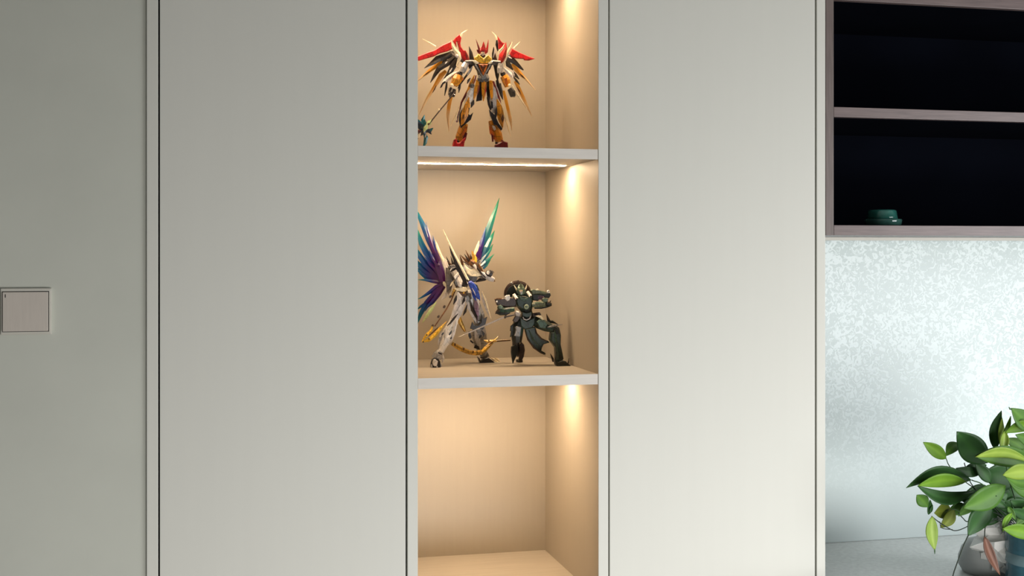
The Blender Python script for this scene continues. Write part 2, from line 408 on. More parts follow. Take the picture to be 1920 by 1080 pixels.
def pm(name, r, g, b, rough=.35, metal=0.0, var=.1, coat=.15):
    """moulded plastic: small panels of slightly different tone parted by thin dark panel lines"""
    m = mat(name, srgb(r, g, b), rough, metal, coat, var, 120)
    nt = m.node_tree; b_ = nt.nodes['Principled BSDF']; L = nt.links.new
    src = b_.inputs['Base Color'].links[0].from_socket
    tc = [n for n in nt.nodes if n.type == 'TEX_COORD'][0]
    mp = nt.nodes.new('ShaderNodeMapping'); mp.inputs['Scale'].default_value = (1, .6, .62); L(tc.outputs['Object'], mp.inputs[0])
    ve = nt.nodes.new('ShaderNodeTexVoronoi'); ve.feature = 'DISTANCE_TO_EDGE'; ve.inputs['Scale'].default_value = 105
    vc = nt.nodes.new('ShaderNodeTexVoronoi'); vc.inputs['Scale'].default_value = 105
    L(mp.outputs[0], ve.inputs['Vector']); L(mp.outputs[0], vc.inputs['Vector'])
    le = nt.nodes.new('ShaderNodeMapRange'); le.inputs[1].default_value = .02; le.inputs[2].default_value = .07; le.inputs[3].default_value = .75 if r + g + b > 520 else .5; le.inputs[4].default_value = 1
    L(ve.outputs['Distance'], le.inputs[0])
    sc = nt.nodes.new('ShaderNodeSeparateColor'); L(vc.outputs['Color'], sc.inputs[0])
    lc = nt.nodes.new('ShaderNodeMapRange'); lc.inputs[3].default_value = .85 if r + g + b > 520 else .7; lc.inputs[4].default_value = 1.08; L(sc.outputs[0], lc.inputs[0])
    mu = nt.nodes.new('ShaderNodeMath'); mu.operation = 'MULTIPLY'; L(le.outputs[0], mu.inputs[0]); L(lc.outputs[0], mu.inputs[1])
    mx = nt.nodes.new('ShaderNodeVectorMath'); mx.operation = 'SCALE'; L(src, mx.inputs[0]); L(mu.outputs[0], mx.inputs['Scale'])
    L(mx.outputs[0], b_.inputs['Base Color'])
    return m
F_red = pm('figure_red', 196, 32, 34); F_dred = pm('figure_dark_red', 120, 26, 28)
F_yel = pm('figure_orange_yellow', 214, 140, 24); F_gold = pm('figure_yellow', 240, 190, 62); F_ora = pm('figure_orange', 205, 105, 30)
F_blk = pm('figure_black', 30, 24, 26); F_brn = pm('figure_gunmetal_brown', 50, 43, 38, .4, .2)
F_wht = pm('figure_white', 232, 226, 218); F_cre = pm('figure_cream', 240, 224, 188); F_gry = pm('figure_grey', 150, 146, 142)
F_lgr = pm('figure_light_grey', 196, 190, 186); F_dgr = pm('figure_dark_grey', 92, 88, 86)
F_teal = pm('figure_teal', 24, 120, 130, .25); F_navy = pm('figure_navy', 16, 48, 72, .3); F_pgr = pm('figure_pale_green', 206, 226, 160)
F_fy = fade_mat('feather_yellow_fade', [(0, srgb(222, 150, 30)), (.45, srgb(222, 150, 40)), (.62, srgb(226, 188, 130)), (1, srgb(226, 196, 158))])
F_rain = fade_mat('feather_rainbow', [(0, srgb(58, 4, 68)), (.2, srgb(52, 8, 84)), (.36, srgb(14, 30, 104)), (.58, srgb(4, 68, 124)), (.82, srgb(8, 108, 122)), (1, srgb(48, 150, 112))], .25)
F_grn = fade_mat('feather_green', [(0, srgb(10, 46, 84)), (.3, srgb(8, 78, 100)), (.65, srgb(24, 116, 100)), (1, srgb(22, 108, 72))], .25)
F_blue = pm('figure_blue', 40, 72, 170, .25); F_brass = pm('figure_gold', 196, 150, 62, .35, .4); F_amber = pm('figure_amber_yellow', 226, 176, 44)
F_bronze = pm('figure_bronze', 104, 66, 34, .4, .4); F_steel = pm('figure_steel', 190, 182, 176, .25, .6); F_mauve = pm('figure_mauve', 140, 112, 132)
F_g1 = pm('figure_dark_green', 36, 54, 45, .4, .2); F_g2 = pm('figure_green', 56, 80, 66, .35, .25); F_g3 = pm('figure_sage_green', 106, 126, 104, .35, .2)
F_disc = mat('figure_disc', srgb(150, 166, 146), .35, .2)
F_g4 = pm('figure_black_green', 26, 32, 28, .4, .2); F_olive = pm('figure_olive', 104, 112, 84, .4, .1); F_dbr = pm('figure_dark_brown', 58, 40, 32, .4, .1)

# ------------------------------------------------------------------ red, black and yellow winged figure, upper shelf
f = Fig('robot_figure', 'red, black and yellow winged robot figure standing on the upper lit shelf', 'figurine', 903, 290.4, .20, 'robot figures in the display niche')
# -- left wing (photo left)
f.p('wing_blade', F_red, [(782, 106.5), (797, 100), (815, 93.5), (828, 85), (836, 81.5), (845, 77.5), (848, 92), (838, 97), (828, 99.5), (824, 100.5), (812, 106.5), (798, 110.5), (785, 114.3), (781.5, 112)], .03, 3.5, 1.6, 1.4)
f.p('shoulder_blade', F_red, [(849, 77), (853, 71), (860.5, 64.5), (864.5, 72), (862.5, 82), (863.5, 88), (868, 94.5), (873, 96), (877, 104), (879.5, 113), (875, 118), (867, 112), (861.5, 100), (859.5, 90), (856.5, 79), (854.5, 78.5), (855.5, 88.5)], .012, 4, 1.1, 1.2)
f.b('horn', F_cre, [(863, 69.5, 2.6), (867, 62.5, 2.0), (872, 58.6, 1.2), (877, 55.8, .2)], .012)
f.b('spike', F_cre, [(817, 87.5, 1.8), (806, 80.5, 1.2), (792, 73, .2)], .034)
f.b('wing_trim', F_cre, [(846, 75, .3), (848.5, 86, 2.2), (853, 94, 3.6), (859, 100.5, 4.6), (861.8, 109, 3.6), (858.5, 118, 2.4), (856.5, 123, 1.6), (860.5, 128, .4)], .004)
f.o('wing_joint', F_lgr, 856.5, 105, 3.4, -.002)
for pts, d in (([(852, 99, 4.5), (840, 104.5, 6), (820, 110.5, 6), (808, 119.5, 3.2), (796, 127.6, .6)], .026),
               ([(853, 107, 4), (840, 118, 5.5), (823, 128.5, 5), (815, 141, 3.2), (807, 155, .6)], .022),
               ([(857, 111, 4), (850, 123, 6), (845, 133, 5), (838, 142, 2.6), (832, 147, .5)], .016),
               ([(846, 100, 3), (836, 108, 4), (832, 117, 3), (828, 123, 1)], .024)):
    f.b('dark_feather', F_brn, pts, d, d + .01)
f.b('dark_feather', F_brn, [(826, 112, 2), (815, 117.5, 3), (804, 123, 1.6), (795.5, 128, .4)], .012)
f.b('spike', F_wht, [(848, 127, .4), (844.5, 133, 1.7), (842, 137, .4)], .004)
f.b('spike', F_wht, [(839, 115, .3), (836, 117.5, 1.3), (834.5, 120, .3)], .012)
for pts in ([(830, 116, 3.5), (820, 122, 4), (805, 133, 3.2), (793, 143, 2.4), (782, 152, .8)],
            [(836, 133, 3), (827, 142, 4.6), (815, 162, 3.2), (799, 188, 2.6), (785, 217, .4)],
            [(846, 180, 3.2), (842, 197, 3.4), (839.5, 216, 3), (842, 247, .4)]):
    f.b('yellow_feather', F_fy, pts, .034, .05, fade=[0, .2, .42, .62, 1] if len(pts) == 5 else [.1, .35, .66, 1])
f.b('dark_vane', F_bronze, [(806, 133, .5), (800, 138, 1.3), (793, 143, .4)], .028, .034)
f.b('dark_vane', F_bronze, [(818, 160, .5), (815, 167, 1.3), (811, 174, .4)], .028, .034)
f.b('pale_feather', F_cre, [(874, 178, 1.8), (862, 200, 1.5), (853, 218, 1.3), (845, 237, .2)], .03)
f.b('dark_fin', F_brn, [(879.5, 87, .3), (882.5, 98, 3.0), (884.5, 112, 4.6), (882.5, 121, 4.6), (880, 128.5, 1.2)], .008)
f.b('dark_fin', F_dred, [(872, 94, .3), (875, 104, 2.2), (878, 116, 3), (877, 126, 1)], .0)
f.b('dark_strip', F_blk, [(887, 121, .8), (882, 132, 2.0), (873, 144, 1.8), (864, 156, 1.8), (858, 166, .5)], .014)
f.b('pale_strip', F_lgr, [(886, 124, .8), (880, 134, 1.6), (876, 141, .5)], .006)
# -- left arm
f.l('upper_arm', F_gry, [(874, 118, 5), (870, 127, 6.4), (866, 136, 5)], -.004, -.01)
f.o('elbow_joint', F_blk, 862.5, 138.5, 5, -.008)
f.b('arm_blade', F_wht, [(861, 133.5, 1), (852, 138, 3.6), (840, 147, 4.4), (833, 153, 3), (828, 158, .6)], -.004, -.012)
f.p('claw', F_blk, [(834, 152), (829, 155), (826.5, 160), (824.5, 165.5), (828, 164), (831, 158), (836, 155)], -.01, 2.5, .5, .4)
f.l('forearm', F_yel, [(860, 141, 7.5), (856.5, 150, 9.2), (851, 160, 6.4)], -.008, -.016)
f.p('forearm_panel', F_gold, [(850, 148), (853, 145.5), (850, 153), (848, 156)], -.022, 2, .4, .3)
f.o('cap', F_cre, 847, 160, 3.6, -.024)
f.o('cap', F_ora, 866, 148, 3.4, -.01)
f.b('dark_spike', F_blk, [(838, 151, 1), (836.8, 164, 2.2), (833.5, 179.5, .6)], .0)
f.b('dark_spike', F_blk, [(862.5, 155, 2.4), (861.5, 165, 2.2), (860, 174, .6)], .0)
f.b('dark_spike', F_blk, [(846, 164, 2), (843.5, 171, 2), (841, 178, .5)], -.012)
f.b('pale_strip', F_cre, [(842.5, 163, 1), (841.5, 170, 1.5), (840, 177, .4)], -.006)
f.l('hand', F_blk, [(851, 167, 3.8), (849, 174, 5.4), (847, 181, 4.4)], -.014, -.02)
for du, dv in ((-6, -2), (-5.6, 1.5), (-4.8, 4.8), (4.5, 2)):
    f.b('finger', F_brn, [(848 + du * .4, 174 + dv, 1.5), (848 + du, 176 + dv, 1.5), (848 + du * .9, 179.5 + dv, .6)], -.024, -.028)
# -- body
f.l('helmet', F_red, [(905.5, 88, 4), (905.5, 94.5, 7.6), (905.5, 100, 6)], .0, -.002, .9)
f.b('crest', F_red, [(906.8, 78, .3), (906.8, 86, 3.0), (906.5, 93, 4.6), (906, 98, 2)], -.008)
f.b('horn', F_dred, [(899.5, 95.5, 2.4), (896.5, 86, 1.5), (892.3, 73.5, .2)], -.004)
f.b('horn', F_red, [(912.5, 96, 2.6), (914.3, 86, 1.6), (915.7, 74, .2)], -.004)
f.b('cheek_guard', F_dred, [(894, 93, .5), (897, 96, 2.8), (900, 101, 1.4)], -.003)
f.b('cheek_guard', F_red, [(914.5, 92, .5), (913, 97, 2.2), (910, 101, 1.2)], -.003)
f.l('face', F_gry, [(905, 97.5, 3.2), (905, 101.5, 3.4), (905, 104.5, 1.8)], -.008, -.009)
f.b('eye', F_gold, [(902.3, 98.6, .3), (903.4, 99, .7), (904.4, 99.4, .3)], -.0125)
f.b('eye', F_gold, [(907.9, 98.6, .3), (906.8, 99, .7), (905.8, 99.4, .3)], -.0125)
f.l('neck', F_blk, [(905, 103, 4.5), (905, 108, 4)], -.002)
f.p('collar', F_gold, [(888, 108.5), (893, 105.5), (896, 101.5), (900, 106), (905.5, 110.5), (911, 105.5), (914.5, 103.5), (918, 107.5), (921.5, 110), (919.5, 114.5), (913, 119.5), (901, 119.5), (894, 116), (889, 112)], -.008, 5, 1.2, 1.4)
f.p('chest_wing', F_cre, [(886.5, 115), (891, 113.5), (897, 117.5), (896.5, 120), (890, 119.5)], -.012, 3, .6, .5)
f.p('chest_wing', F_cre, [(924, 115.5), (920, 114.5), (914.5, 118.5), (915.5, 121), (921.5, 119)], -.012, 3, .6, .5)
f.l('torso', F_brn, [(905.5, 112, 13), (905.5, 122, 14), (905, 136, 10), (905, 146, 7)], .004, .004, .7)
f.p('chest_plate', F_brn, [(887, 119.5), (898, 119.5), (907, 121), (913, 119.5), (923, 119.5), (918.5, 130), (911, 138), (905.5, 147.5), (897.5, 138), (891, 129)], -.008, 4, 1.2, 1)
f.p('chest_chevron', F_gry, [(889.5, 121.5), (892.5, 121), (905.5, 143), (918, 121), (921, 121.5), (905.5, 147)], -.0145, 2, .4, .3)
f.p('chest_core', F_ora, [(896.5, 120.5), (914.5, 120.5), (911, 131), (905.8, 142), (900.5, 131)], -.015, 2, 1, .8)
f.p('core_inset', F_bronze, [(899.5, 122), (902, 122), (905.8, 130), (909.5, 122), (911.5, 122), (905.8, 135)], -.0178, 1.4, .3, .2)
f.o('gem', F_dred, 905.3, 124.8, 2.2, -.0195)
f.l('waist', F_gry, [(905, 140, 8.5), (906, 147, 11), (906.5, 152.5, 9.5)], -.002, -.002, .7)
f.p('belt', F_dgr, [(895, 147), (905.5, 150), (917, 147), (916, 152.5), (905.5, 155), (896, 152)], -.011, 2, .5, .4)
f.l('pelvis', F_blk, [(906, 152, 11), (906, 163, 13), (906, 172, 7)], .008, .008, .6)
# -- skirts
f.p('loin_cloth', F_blk, [(896, 166), (904, 164), (903, 188.5), (892.5, 190.5)], .004, 2, .6, .4)
f.p('loin_cloth', F_blk, [(911, 164), (918.5, 163), (919, 187), (914, 190)], .004, 2, .6, .4)
f.b('front_skirt', F_yel, [(907.5, 152, 4.5), (907.5, 163, 4.8), (907, 178, 3.4), (906.5, 190, .5)], -.012)
f.b('skirt_trim', F_red, [(911, 158, .4), (910.6, 170, 1), (909, 182, .3)], -.016)
f.b('front_skirt', F_yel, [(920.5, 151, 3.2), (921, 166, 3.6), (922.3, 180, 2.8), (922, 188, .5)], -.01)
f.b('front_skirt', F_yel, [(896, 150, 3), (894, 163, 3.8), (891, 177, 3.2), (888.5, 187, .6)], -.01)
f.b('skirt_trim', F_dred, [(899, 158, .5), (897.5, 168, 1.4), (895, 178, .4)], -.014)
f.b('side_skirt', F_yel, [(889.5, 141, .8), (884, 155, 3.6), (878, 172, 3.2), (873.5, 187, .6)], -.004)
f.b('side_trim', F_blk, [(882, 146, .8), (878.5, 151, 2.4), (876, 157, .6)], -.008)
f.b('side_trim', F_dred, [(893, 141, .6), (890.5, 150, 1.6), (887, 160, .5)], -.012)
f.b('side_blade', F_dred, [(881, 160, 1.2), (873, 178, 2.2), (865.5, 192, 1.8), (859, 220, .4)], .002)
f.b('side_blade', F_dred, [(924.5, 152, 1.4), (930, 168, 2.0), (935, 182, 1.8), (939.5, 193.5, .4)], -.006)
f.b('pale_strip', F_lgr, [(927, 152, .5), (933, 168, 1.3), (939, 184, .4)], -.003)
f.b('side_blade', F_blk, [(932, 150, 2.6), (935, 164, 3), (939, 178, 2), (943, 187, .5)], .01)
f.b('side_blade', F_dgr, [(938, 156, 1.6), (940.5, 170, 1.8), (943, 184, .5)], .006)
# -- left leg
f.l('thigh', F_wht, [(886, 163, 6), (882, 178, 7.5), (878, 195, 6.5)], .0, -.006)
f.o('hip_joint', F_dgr, 885.5, 161, 4.5, -.01)
f.b('thigh_spike', F_blk, [(888.5, 187, .8), (886.5, 194, 3.2), (883, 202, .6)], -.014)
f.b('knee_guard', F_yel, [(879.5, 182, .6), (876, 198, 5.4), (871, 215, 7.2), (867, 230, 3.4), (864.5, 235, .6)], -.014, -.02, 3)
f.p('knee_vent', F_bronze, [(867.5, 216), (870.5, 213.5), (870.5, 220), (867, 225)], -.0245, 1.5, .3, .2)
f.p('knee_frame', F_blk, [(866.5, 203), (861, 214), (860, 226), (863.5, 240.5), (872, 233), (882, 225), (886.5, 211), (880.5, 216.5), (877.5, 214), (880, 203), (878, 202), (875.5, 220), (869, 229.5), (864.8, 234), (863, 224), (864.5, 213)], -.012, 4, .5, .4)
f.o('cap', F_mauve, 856.8, 227.5, 2.2, -.006)
f.b('calf_edge', F_mauve, [(862, 205, .5), (858.5, 218, 1.6), (858, 229, .5)], -.002)
f.l('shin', F_yel, [(870, 232, 7), (867, 245, 8.4), (862, 258, 8), (860, 268, 6.5)], -.002, -.004)
f.p('shin_ridge', F_ora, [(871, 240), (876.5, 236), (874, 244), (868, 256), (866, 252)], -.012, 2, .5, .4)
f.p('shin_cover', F_dred, [(876, 250), (872, 248), (866, 262), (868, 270), (873, 262)], -.008, 2.5, .5, .4)
f.o('ankle_joint', F_blk, 857.5, 265.5, 3.2, -.012)
f.p('foot', F_red, [(846.5, 290.4), (848, 270), (850, 262.5), (854, 260), (856, 268), (861, 268), (866, 262), (871.5, 258), (869, 270), (867, 290.4)], -.018, 8, 1.4, 1.2)
f.l('foot_sole', F_dred, [(845.5, 288, 2.3), (857, 288, 2.3), (868, 288, 2.3)], -.014, -.014, 8)
# -- right leg
f.l('thigh', F_lgr, [(925, 163, 6), (926, 180, 7.2), (926, 200, 6.6), (927, 212, 4.5)], .0, -.006)
f.b('thigh_stripe', F_blk, [(914.5, 182, 2.2), (917, 196, 2.4), (920.5, 206, 2.4), (922.5, 200, .5)], -.014)
f.p('thigh_inset', F_blk, [(919.5, 189.5), (923.5, 191), (924.5, 203), (921, 203.5)], -.0135, 1.5, .4, .3)
f.p('knee_frame', F_blk, [(916.5, 206), (920, 210), (926.5, 215.5), (928.5, 205), (931, 200.5), (931.8, 212), (929.8, 222), (934, 231), (941.5, 242), (939, 245), (931, 236), (925.5, 234), (922, 224), (918.5, 217)], -.014, 4, .6, .5)
f.b('knee_guard', F_yel, [(932, 186, .8), (936, 200, 5), (938, 214, 6.6), (940, 227, 5), (942.5, 240, .6)], -.01, -.016, 3)
f.p('knee_vent', F_bronze, [(939, 222), (943, 213), (945, 222), (942, 231)], -.0225, 1.5, .3, .2)
f.l('shin', F_yel, [(922, 226, 6), (925, 238, 8), (932, 252, 8.6), (936.5, 266, 7)], -.002, -.004)
f.p('shin_ridge', F_ora, [(916.5, 236), (921, 240), (925, 248), (931, 262), (926, 262), (918, 250)], -.011, 2, .5, .4)
f.p('knee_cap', F_lgr, [(923, 235), (928, 237), (929.5, 243), (926.5, 245), (923.5, 240)], -.014, 2, .5, .3)
f.p('shin_cover', F_dred, [(920.5, 250), (924.5, 254), (925, 266), (922.5, 266)], -.0135, 2, .4, .3)
f.o('ankle_joint', F_blk, 931, 268, 3, -.006)
f.p('foot', F_dred, [(926, 290.4), (927, 272), (938, 267), (940, 262), (943, 265.5), (950, 267.5), (951.5, 290.4)], -.018, 8, 1.4, 1.2)
f.l('foot_sole', F_dred, [(925, 288, 2.3), (939, 288, 2.3), (953, 288, 2.3)], -.014, -.014, 8)
# -- right arm
f.l('upper_arm', F_gry, [(938.5, 119, 4.5), (938, 128, 5.8), (938, 137, 5)], -.004, -.01)
f.o('elbow_joint', F_blk, 943, 138.5, 5.2, -.008)
f.b('arm_blade', F_wht, [(943.5, 126, .6), (950, 132.5, 3), (957, 139.5, 4.4), (962, 146, 1)], -.004, -.01)
f.b('arm_blade', F_lgr, [(955, 131, .6), (961, 136, 2.6), (965, 142, .5)], .006)
f.l('forearm', F_yel, [(944.5, 142, 6.4), (949, 151, 7.4), (952, 163, 5)], -.008, -.016)
f.p('forearm_panel', F_ora, [(945, 147), (950, 146), (952, 156), (949, 162)], -.022, 2, .4, .3)
f.o('cap', F_cre, 955.5, 160, 3.2, -.02)
f.l('hand', F_blk, [(955, 166, 4.2), (960, 173, 6.2), (962, 181, 4.6)], -.012, -.02)
for k in range(4):
    f.b('finger', F_brn, [(957 + k * 2.2, 172, 1.2), (959 + k * 2.2, 177, 1.3), (959.5 + k * 1.8, 182.5, .5)], -.022, -.025)
# -- right wing
f.b('horn', F_cre, [(932.5, 74.5, 2.2), (928.5, 66.5, 1.5), (922, 59, .2)], .012)
f.b('dark_fin', F_blk, [(931.5, 74, 1), (931.5, 84, 2.6), (933.5, 96, 1)], .014)
f.p('shoulder_blade', F_red, [(932.5, 69), (936, 74), (940, 79.5), (946.5, 82), (944.5, 88), (938, 92.5), (934.5, 92), (934, 80)], .012, 4, 1, 1)
f.b('wing_blade', F_red, [(948.8, 79, .3), (948, 91, 3.2), (942.5, 104, 6.6), (939, 114, 5.2), (938.5, 120, .8)], -.002, .004, 4)
f.b('wing_trim', F_cre, [(946, 82, .3), (942, 89.5, 1.4), (935.5, 96, 1.6), (933, 103, .4)], -.006)
f.b('wing_trim', F_cre, [(960.5, 78, .3), (955.5, 92, 2.6), (949, 105, 3.2), (945.5, 116, 2.2), (948.5, 125, .4)], .004)
f.b('spike', F_dred, [(958, 79, .3), (955.5, 87, 1.5), (952.5, 94, .4)], .008)
f.p('wing_blade', F_red, [(958.5, 91), (966, 95), (975, 99.5), (990, 106), (1002, 110.3), (992, 113.8), (983, 113.4), (981, 111), (967, 110), (958, 108), (953.5, 102.5)], .03, 3.5, 1.4, 1.2)
f.b('spike', F_cre, [(963, 91, 1.6), (969, 84.5, 1.3), (975.5, 77.8, .3)], .034)
f.b('spike', F_wht, [(951.5, 104.5, .3), (955, 107.5, 1.5), (960, 109.8, .3)], .018)
for pts, d in (([(949, 109, 4), (960, 112.5, 5.6), (968, 119, 4), (974.5, 125.5, 3), (981.5, 131.5, 1)], .026),
               ([(947, 114, 4), (953, 121, 5), (962, 131, 1)], .018),
               ([(960.5, 133, 1), (966, 140.5, 3.4), (973.5, 148.5, .8)], .024),
               ([(962, 143, 1), (969, 152, 2.2), (974.5, 158.5, .5)], .022)):
    f.b('dark_feather', F_brn, pts, d, d + .01)
for pts in ([(959, 121, 3), (968, 130, 4.6), (977, 140, 3.6), (985, 147, 2.4), (1004, 169, .3)],
            [(966, 152, 3), (973, 166, 3.4), (980, 181, 3), (987, 196, 2.4), (997.5, 218.5, .3)],
            [(944, 170, 2.6), (948, 185, 3), (952.5, 205, 2.8), (956.5, 222, 2.8), (960, 245, .3)]):
    f.b('yellow_feather', F_fy, pts, .034, .05, fade=[0, .25, .45, .62, 1])
f.b('dark_vane', F_bronze, [(975, 138, .5), (979.5, 143, 1.6), (984.5, 148, .4)], .028, .034)
f.b('dark_vane', F_bronze, [(969, 163, .4), (974, 171, 1.3), (977, 178, .3)], .028, .034)
f.b('pale_feather', F_cre, [(960, 160, 1.4), (968, 174, 1.6), (979, 190, 1.3), (988, 204, .5)], .03)
f.b('pale_feather', F_cre, [(940, 190, 1.2), (945, 213, 1.5), (951, 234, 1.4), (958, 257, .2)], .036)
f.b('dark_fin', F_brn, [(925.5, 88, .3), (925.5, 100, 3.2), (927.5, 113, 4.8), (931, 128, 4.6), (932.5, 142, 3.6), (933, 152, 1)], .012)
f.b('pale_strip', F_lgr, [(928, 86, .4), (927.5, 98, 1.3), (925, 108, .4)], .006)
# -- joints tying the wings to the back
f.l('wing_bar', F_dgr, [(872, 118, 3), (905, 122, 3.5), (940, 116, 3)], .02, .02)
f.l('wing_bar', F_dgr, [(876, 120, 3), (856, 106, 3.5), (842, 98, 3)], .018, .03)
f.l('wing_bar', F_dgr, [(934, 118, 3), (948, 108, 3.5), (960, 102, 3)], .018, .03)
f.l('shoulder', F_dgr, [(872, 117, 4), (888, 117, 4.5)], .0, .004)
f.l('shoulder', F_dgr, [(922, 117, 4.5), (938, 118, 4)], .004, .0)

# staff held in the hand: a thing of its own
sf = Fig('toy_staff', 'dark toy staff with a teal winged blade, held by the red winged robot figure', 'toy weapon', 795, 284, .17)
sf.t('shaft', F_dbr, [(853, 171, 1), (847, 180.5, 1.1), (828, 203, 1.1), (809, 226.5, 1.2), (780, 264, 1.2)], .008, -.012)
sf.o('bead', F_cre, 823, 205.3, 1.9, -.004)
sf.b('guard', F_pgr, [(810, 224, 1), (805, 230, 4.4), (801, 234, 3)], -.006, -.006, 3)
sf.b('guard', F_pgr, [(802, 232, 1.4), (798, 240, 4), (794, 247.5, 1)], -.01, -.01, 3)
sf.o('guard_gem', F_bronze, 803.5, 232.5, 2, -.015)
for pts, m_, d in (([(800, 246, 2), (796, 235, 5.5), (793, 224, 3.6), (796, 215, .4)], F_teal, .004),
                   ([(797, 246, 2), (789, 238, 6), (784, 230, 3), (779, 226, .5)], F_navy, .0),
                   ([(797, 243, 2), (788, 232, 4), (784, 224, .6)], F_teal, .006),
                   ([(798, 243, 2), (806, 246, 4.5), (812, 240, .6)], F_teal, .004),
                   ([(797, 246, 3), (804, 245, 4), (809, 252, .6)], F_navy, -.002),
                   ([(795, 248, 2), (799, 258, 4.2), (797, 268, 3.2), (793, 278, .5)], F_teal, -.002),
                   ([(800, 240, 1), (794, 248, 4.5), (784, 254, 2.6), (776, 258, .5)], F_navy, -.006),
                   ([(793, 244, 1), (786, 246, 3.2), (780, 250, .6)], F_dred, .003)):
    sf.b('blade', m_, pts, d, d - .003, 1.6)
sf.b('pommel_spike', F_cre, [(789, 249, .6), (785.5, 254, 3), (783, 259, 2), (778, 264, .4)], -.012)
sf.b('blade_edge', F_lgr, [(799, 250, .4), (798, 254, 1.4), (797, 258, .4)], -.008)
# ------------------------------------------------------------------ white figure with rainbow wings, middle shelf
f = Fig('robot_figure', 'white and gold robot figure with purple, blue and teal wings and a long sword', 'figurine', 862, 684.6, .26, 'robot figures in the display niche')
# -- left wing: feathers purple at the root, teal at the tips
for pts, d, d1 in (
    ([(831, 528, 5), (824, 500, 8.5), (815, 472, 7.5), (804, 449, 7.5), (794, 424, 6.5), (784, 402, 3.5), (779, 390, .4)], .05, .10),
    ([(816, 474, 4), (808, 452, 3.6), (802, 432, 2.4), (799, 415.5, .3)], .055, .07),
    ([(824, 490, 4), (817, 466, 3.6), (811.5, 441, .3)], .05, .06),
    ([(830, 520, 5), (818, 502, 7), (802, 480, 8), (790, 456, 6.5), (782, 430, 2)], .055, .10),
    ([(822, 498, 3), (811, 484, 3.4), (803.5, 466, .3)], .052, .06),
    ([(829, 526, 5), (814, 510, 7), (797, 494, 7.5), (783, 474, 6), (775, 458, 1)], .06, .11),
    ([(829, 528, 5), (812, 516, 6.5), (796, 506, 7), (783, 494, 6), (772, 478, 1)], .064, .115),
    ([(819, 506, 3), (806, 494, 3.2), (794.5, 477, .3)], .058, .07),
    ([(828, 526, 4.5), (812, 521, 5.5), (797, 515, 5.5), (784, 506, 4), (772, 496, .6)], .068, .11),
    ([(828, 529, 4), (812, 526, 4.2), (798, 521.5, 3.2), (785, 512, .5)], .066, .10),
    ([(830, 530, 4), (812, 527.5, 3.6), (797, 525, 2.6), (783.5, 524.5, .4)], .062, .09),
    ([(831, 534, 5), (818, 539, 5), (803, 550, 4), (790, 558, 2), (783, 561, .4)], .058, .09),
    ([(828, 538, 4), (814, 552, 5.5), (800, 568, 6.5), (789, 588, 5), (780, 612, .8)], .06, .10),
    ([(832, 536, 4), (823, 550, 5), (811, 566, 5), (801, 576, 2.4), (797, 584, .4)], .055, .08),
    ([(812, 556, 2), (801, 567, 3.4), (790, 574, 3), (780, 582, .5)], .064, .10)):
    n = len(pts); pts = [(u, v, w * (1.1 if i == 0 else .95 if i == 1 else .78)) for i, (u, v, w) in enumerate(pts)]
    f.b('feather', F_rain, pts, d, d1, None, [.95 * (i / (n - 1)) ** 1.1 if pts[-1][0] < 790 else .6 * i / (n - 1) for i in range(n)])
f.b('yellow_blade', F_pgr, [(818, 566, .6), (808, 581, 3.2), (799, 594, 2.6), (792, 605, .4)], .06, .08)
f.p('wing_frame', F_lgr, [(816, 451), (820, 458), (826, 474), (831, 483), (838, 489), (846, 512), (846, 545), (838, 556), (827, 562), (834, 548), (836, 532), (834.5, 512), (829.5, 498), (824, 480), (818, 466)], .042, 4, 1.0, 1)
f.b('wing_trim', F_cre, [(816, 450, .4), (820, 462, 2.2), (826, 478, 2.4), (832, 490, 1)], .034)
f.p('wing_hub', F_dgr, [(836, 502), (846, 500), (852, 520), (846, 540), (838, 548), (836, 530)], .03, 5, 1, 1)
# -- right wing
for pts, d in (([(898, 487, 2.5), (905, 463, 6), (914, 437, 6.5), (923, 410, 5), (931, 388, 2.6), (936.2, 371, .3)], .07),
               ([(903, 488, 2.5), (913, 464, 5.2), (921, 446, 3.6), (927.5, 432, .3)], .064),
               ([(902, 493, 2.5), (911, 479, 4.5), (919, 468, 2.8), (924.5, 457.5, .3)], .06),
               ([(902, 499, 2.5), (911, 491, 4), (919, 484, 2.2), (927, 476, .3)], .056),
               ([(906, 504, 2), (912, 497, 2.6), (920, 487, .3)], .054)):
    f.b('feather', F_grn, pts, d, d + .02)
for pts in ([(894, 486, 3.5), (901, 463, 4.6), (906, 446, 3.2), (911, 425, .3)], [(896, 487, 3), (902, 476, 3), (907, 466, .3)]):
    f.b('feather', F_rain, pts, .062, .075, None, [.1, .25, .45, .6][:len(pts)])
f.b('wing_trim', F_cre, [(898, 451, .3), (896.5, 459, 2.6), (893, 469, 3.2), (889, 479, 1)], .05)
f.l('wing_bar', F_dgr, [(872, 508, 4), (886, 500, 3.4), (898, 489, 3)], .024, .066)
f.l('wing_bar', F_dgr, [(862, 512, 4), (848, 520, 4), (834, 528, 4)], .022, .055)
